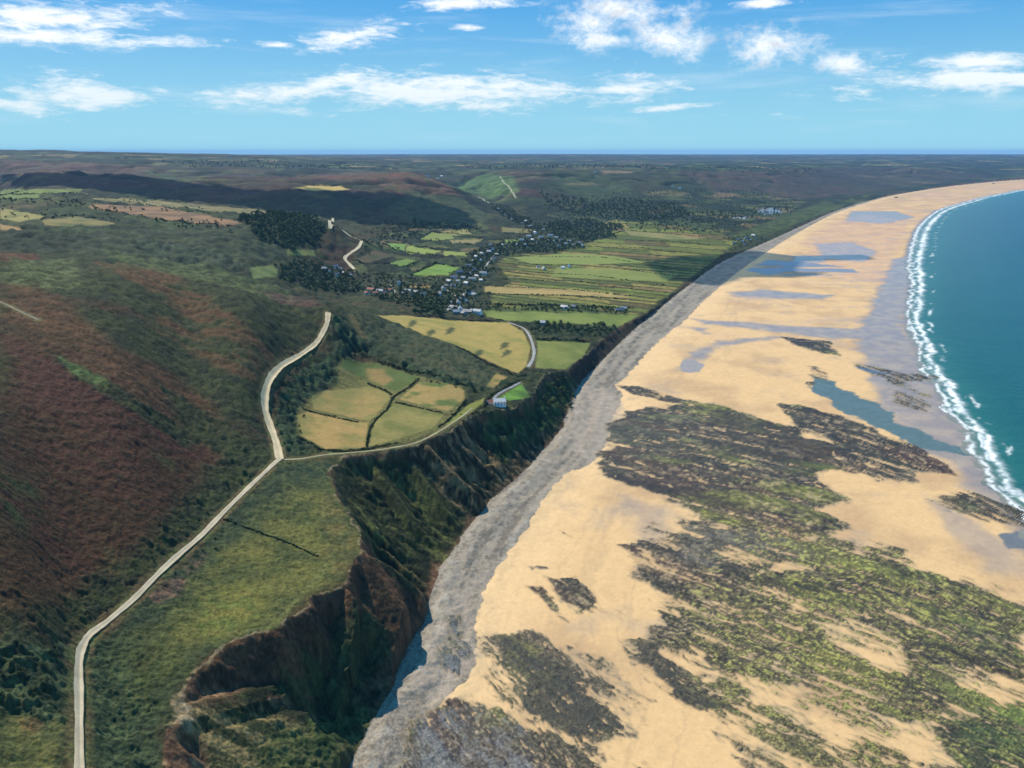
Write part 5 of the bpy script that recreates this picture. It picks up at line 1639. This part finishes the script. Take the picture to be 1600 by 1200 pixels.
ORD = ['leftmost', 'second', 'third', 'fourth', 'fifth', 'sixth', 'seventh', 'eighth', 'ninth', 'tenth', 'eleventh', 'twelfth', 'thirteenth', 'fourteenth', 'fifteenth', 'sixteenth',
       'seventeenth', 'eighteenth', 'nineteenth', 'twentieth', 'twenty-first', 'twenty-second', 'twenty-third', 'twenty-fourth', 'twenty-fifth', 'twenty-sixth', 'twenty-seventh', 'twenty-eighth', 'twenty-ninth', 'thirtieth']
CLUST = [('farm atop the wooded hill', '447 333 453 334.5 459 336', 'w'), ('hamlet below the zigzag track', '508 421 516 426 523 418 530 422 538 429 546 431 527 433', 'm'),
         ('red roofed village row', '573 460 580 457 587 461 594 458 600 462 608 455', 'r'), ('row along the lower village road', '623 447 630 461 637 456 645 463 652 458 661 462', 'm'),
         ('dense lower village', '686 462 693 455 698 447 702 440 708 450 709 434 716 441 718 429 724 436 729 446 733 429 738 438 741 424 746 432 752 440 755 429', 'm'),
         ('cluster by short pale street', '693 471 703 474 716 477 722 470 727 464 734 461 741 465 728 474', 'm'), ('farms above the golden field', '703 487 709 483 713 491 719 486 724 493 731 490 739 488 746 492', 'g'),
         ('string along village street', '733 416 739 410 744 403 750 408 753 398 759 404 764 396 768 390 772 407 776 399 781 391 787 385 766 382', 'm'),
         ('village by dark woods', '808 383 815 377 821 384 826 371 832 377 836 366 840 381 845 372 849 360 853 384 857 376 860 368 866 380 869 373 873 386 878 377 884 382 890 379 896 384 903 381 910 385', 'w'),
         ('hamlet up the far valley', '779 327 784 332 790 337 796 335 801 342 808 344 815 349 822 347 829 354 836 352', 'g'), ('scatter on the coastal plain', '841 419 850 421 880 420 889 418', 'w'),
         ('seaside hamlet behind the shingle', '1147 381 1153 376 1160 379 1166 373 1172 377 1177 370 1182 374 1164 385', 'g'), ('farms by the plain tree belts', '848 508 882 483 896 481 968 486 975 484', 'g'),
         ('scatter on the far plateau', '668 277 684 280 690 275 930 270 1050 293 1062 296', 'w'), ('scatter below far green hill', '972 303 1002 322 880 345 1030 340 942 350', 'm')]
for ci_, (cn, px, style) in enumerate(CLUST):
    P_ = sorted(parse(px))
    for i, p in enumerate(P_):
        pal_ = {'w': [(M_WHITE, M_SLATE), (M_CREAM, M_PALESL), (M_WHITE, M_PALESL)], 'm': [(M_STONE, M_PALESL), (M_STONE, M_SLATE), (M_WHITE, M_SLATE), (M_GREYW, M_PALESL), (M_CREAM, M_SLATE)],
                'r': [(M_STONE, M_TILE), (M_STONE, M_TILE), (M_WHITE, M_TILE), (M_STONE, M_PALESL)], 'g': [(M_GREYW, M_PALESL), (M_STONE, M_SLATE), (M_GREYW, M_SLATE), (M_WHITE, M_PALESL)]}[style]
        wl_, rf_ = pal_[(i * 7 + ci_ * 3) % len(pal_)]
        dims = [(11.0, 7.0, 4.6, 2.9), (15.0, 7.5, 4.8, 3.1), (9.0, 6.5, 3.2, 2.6), (18.0, 8.0, 3.6, 3.2)][(i * 5 + ci_) % 4]
        if px.startswith('668') or cn.startswith('big') and i in (8, 12):
            dims = (22.0, 10.0, 6.0, 4.0)
        wn_ = wl_.name.replace(' wall', '')
        rn_ = rf_.name.replace('weathered ', '')
        where = ('rightmost' if i == len(P_) - 1 else ORD[i] + (' from the left' if i else ''))
        house(p, rnd.uniform(-0.7, 0.7) + (math.pi / 2 if rnd.random() < 0.35 else 0), dims, wl_, rf_, '%s house, %s, %s in the %s' % (wn_.split()[0], rn_.replace('pale slate', 'pale'), where, cn), cn, dims[2] > 4 and ci_ in (1, 2, 3, 4, 5, 6, 7))

# the farmhouse on the cliff top
fx_, fy_ = hit(777, 633)
farm_o = empty('farmhouse', (fx_, fy_, float(gz(fx_, fy_)) + 0.3), math.radians(8), 'white farmhouse with a red tiled wing on the cliff top beside the bright lawn', 'farmhouse')
M_PALER = plain_mat('pale lichened roof', (0.62, 0.58, 0.52), 0.8, 0.05)
ph = house_parts(13.0, 8.0, 4.2, 3.0, M_WHITE, M_PALER)
add_windows(farm_o, ph[3], (2.5, 0, 0))
for nm, me in zip(('wall', 'roof', 'door'), (ph[0], ph[1], ph[4])):
    p = link(nm, me, farm_o)
    p.location = (2.5, 0, 0)
    if nm == 'roof':
        q = link('chimney', ph[2], p)
ph = house_parts(10.0, 6.0, 2.8, 2.4, M_WHITE, M_TILE)
wing = link('wing_wall', ph[0], farm_o)
wing.location = (-6.5, 3.5, 0)
wr = link('wing_roof', ph[1], farm_o)
wr.location = (-6.5, 3.5, 0)
for o, rz in ((wing, 0.5), (wr, 0.5)):
    o.rotation_euler = (0, 0, rz)

# two old concrete bunkers at the head of the far beach
for (u_, v_), lab in (((1400, 309), 'small dark concrete bunker on the far sand, the nearer of two'), ((1552, 287), 'small dark concrete bunker on the distant sand near the right frame edge')):
    x, y = hit(u_, v_)
    o = empty('bunker', (x, y, float(gz(x, y))), 0.3, lab, 'bunker', 'bunkers on the far beach')
    a = MB()
    a.box(-9, 9, -6, 6, -1, 4.5)
    a.box(-10.5, -9, -4, 4, -1, 3)
    link('wall', a.mesh('wall', M_CONC), o)
    a = MB()
    a.box(-10, 10, -7, 7, 4.5, 6.2)
    a.box(-6, 6, -4, 4, 6.2, 7.2)
    link('roof', a.mesh('roof', M_CONC), o)
    a = MB()
    a.box(-5, 5, -6.1, -6.0, 1.8, 3.0)  # dark slab standing for the shaded inside of the slot
    link('gun_slot_shade', a.mesh('gun_slot_shade', M_GLASS_SHADE), o)

# pale pole beside the wide track
x, y = hit(419, 588)
o = empty('utility_pole', (x, y, float(gz(x, y))), 0.2, 'pale wooden pole standing beside the wide track on the dark hillside', 'pole')
a = MB()
a.tube([(0, 0, -0.5), (0, 0, 3), (0, 0, 6.2)], [0.16, 0.14, 0.11], 8)
M_POLE = plain_mat('weathered pole wood', (0.45, 0.43, 0.4))
link('post', a.mesh('post', M_POLE), o)
a = MB()
a.box(-0.8, 0.8, -0.07, 0.07, 5.6, 5.78)
link('crossarm', a.mesh('crossarm', M_POLE), o)


# the walker on the near track
def skinned(name, verts, edges, rad, mat, parent):
    me = bpy.data.meshes.new(name)
    me.from_pydata(verts, edges, [])
    o = bpy.data.objects.new(name, me)
    COL.objects.link(o)
    o.parent = parent
    md = o.modifiers.new('skin', 'SKIN')
    for i, r in enumerate(rad):
        me.skin_vertices[0].data[i].radius = (r, r * 0.85)
    me.skin_vertices[0].data[0].use_root = True
    sb = o.modifiers.new('sub', 'SUBSURF')
    sb.levels = sb.render_levels = 2
    me.materials.append(mat)
    return o


M_SKIN = plain_mat('skin', (0.45, 0.28, 0.2), 0.6, 0.03)
M_COAT = plain_mat('dark jacket cloth', (0.02, 0.022, 0.03), 0.9, 0.1)
M_TROU = plain_mat('dark trouser cloth', (0.03, 0.03, 0.035), 0.9, 0.1)
M_HAIR = plain_mat('brown hair', (0.04, 0.025, 0.015), 0.7, 0.1)
x, y = hit(401, 764)
wz = float(gz(x, y)) + 0.35
per = empty('person', (x, y, wz), math.radians(35), 'walker in dark clothes on the pale track, just below the junction', 'person')
bv = [(0, 0, .95), (0, 0, 1.15), (0, 0, 1.38), (0, 0, 1.5), (0, .02, 1.6), (0, .02, 1.72), (.19, 0, 1.4), (.25, .08, 1.12), (.25, .2, .9), (-.19, 0, 1.4), (-.25, -.08, 1.12), (-.25, -.02, .88), (.1, 0, .88), (.11, .18, .5), (.11, .14, .09), (.11, .28, .04),
      (-.1, 0, .88), (-.11, -.06, .5), (-.11, -.26, .12), (-.11, -.16, .04)]
be = [(0, 1), (1, 2), (2, 3), (3, 4), (4, 5), (2, 6), (6, 7), (7, 8), (2, 9), (9, 10), (10, 11), (0, 12), (12, 13), (13, 14), (14, 15), (0, 16), (16, 17), (17, 18), (18, 19)]
br = [.14, .13, .15, .06, .09, .1, .07, .05, .035, .07, .05, .035, .1, .07, .045, .045, .1, .07, .045, .045]
skinned('body', bv, be, br, M_SKIN, per)
skinned('jacket', bv[:3] + [bv[6], bv[7], (.25, .17, .95), bv[9], bv[10], (-.25, -.03, .93)], [(0, 1), (1, 2), (2, 3), (3, 4), (4, 5), (2, 6), (6, 7), (7, 8)], [.18, .17, .19, .1, .075, .06, .1, .075, .06], M_COAT, per)
skinned('trousers', [bv[0], bv[12], bv[13], bv[14], bv[16], bv[17], bv[18]], [(0, 1), (1, 2), (2, 3), (0, 4), (4, 5), (5, 6)], [.165, .13, .1, .075, .13, .1, .075], M_TROU, per)
skinned('hair', [(0, -.01, 1.7), (0, 0, 1.77)], [(0, 1)], [.115, .09], M_HAIR, per)

# ------------------------------------------------------------------ fair weather clouds overhead, whose shade lies on the land
M_CLOUD = plain_mat('cloud', (0.9, 0.9, 0.9), 1.0, 0.02, 0.01)
_b = M_CLOUD.node_tree
_mx = _b.nodes.new('ShaderNodeMixShader')
_tr = _b.nodes.new('ShaderNodeBsdfTransparent')
_mx.inputs[0].default_value = 0.55
_b.links.new(_tr.outputs[0], _mx.inputs[1])
_b.links.new(_b.nodes['Principled BSDF'].outputs[0], _mx.inputs[2])
_b.links.new(_mx.outputs[0], [n for n in _b.nodes if n.type == 'OUTPUT_MATERIAL'][0].inputs['Surface'])
CALT = 1900.0
SHADES = [('0 273 100 272 210 273 260 282 310 290 400 296 470 298 560 300 640 303 690 318 740 345 700 356 640 352 600 348 560 346 520 338 470 331 400 324 330 316 240 306 160 297 60 288 0 288', 40),
          ('1010 412 1060 400 1120 398 1180 392 1240 399 1345 398 1350 404 1250 408 1235 424 1300 426 1200 432 1130 430 1090 440 1040 436', 20)]
for ci_, (px, ed) in enumerate(SHADES):
    w = wline(parse(px), True)
    zz = gz(w[:, 0], w[:, 1])
    t_ = (CALT - zz) / sv.z
    w = w + np.outer(t_, [sv.x, sv.y])
    x0, y0 = w.min(0) - 150
    x1, y1 = w.max(0) + 150
    n = 120
    gx, gy = np.meshgrid(np.linspace(x0, x1, n), np.linspace(y0, y1, n))
    d, _ = seg_dist(gx, gy, np.vstack([w, w[:1]]))
    d = np.where(inside(gx, gy, w), d, -d)
    d = d + ed * 1.5 * fbm(gx, gy, 500, 5, 500 + ci_)
    th = 260 * np.sqrt(np.clip(d, 0, None) / (np.clip(d, 0, None) + 300)) * (1 + 0.4 * fbm(gx, gy, 300, 4, 510))
    idn = np.arange(n * n).reshape(n, n)
    q = np.stack([idn[:-1, :-1], idn[:-1, 1:], idn[1:, 1:], idn[1:, :-1]], -1).reshape(-1, 4)
    q = q[(d.reshape(-1)[q] > 0).any(1)]
    topv = np.stack([gx, gy, CALT + th], -1).reshape(-1, 3)
    botv = np.stack([gx, gy, CALT - 0.12 * th - 1], -1).reshape(-1, 3)
    me = mesh_quads('cloud', np.vstack([topv, botv]), np.vstack([q, (q + n * n)[:, ::-1]]), M_CLOUD)
    link('cloud', me, None, 'white fair weather cloud overhead, out of the picture, shading the ground', 'cloud', 'clouds overhead', 'structure')

# ------------------------------------------------------------------ the air
hz, nt, b = new_mat('haze')
nt.nodes.remove(b)
pv = nt.nodes.new('ShaderNodeVolumePrincipled')
pv.inputs['Color'].default_value = (0.30, 0.56, 1.0, 1)
pv.inputs['Density'].default_value = HAZE
pv.inputs['Anisotropy'].default_value = 0.0
nt.links.new(pv.outputs[0], [n for n in nt.nodes if n.type == 'OUTPUT_MATERIAL'][0].inputs['Volume'])
a = MB()
a.box(-62000, 62000, -3000, 46000, -12, 390)
o = link('haze', a.mesh('haze', hz), None, 'thin blue haze over the whole bay', 'haze', None, 'stuff')
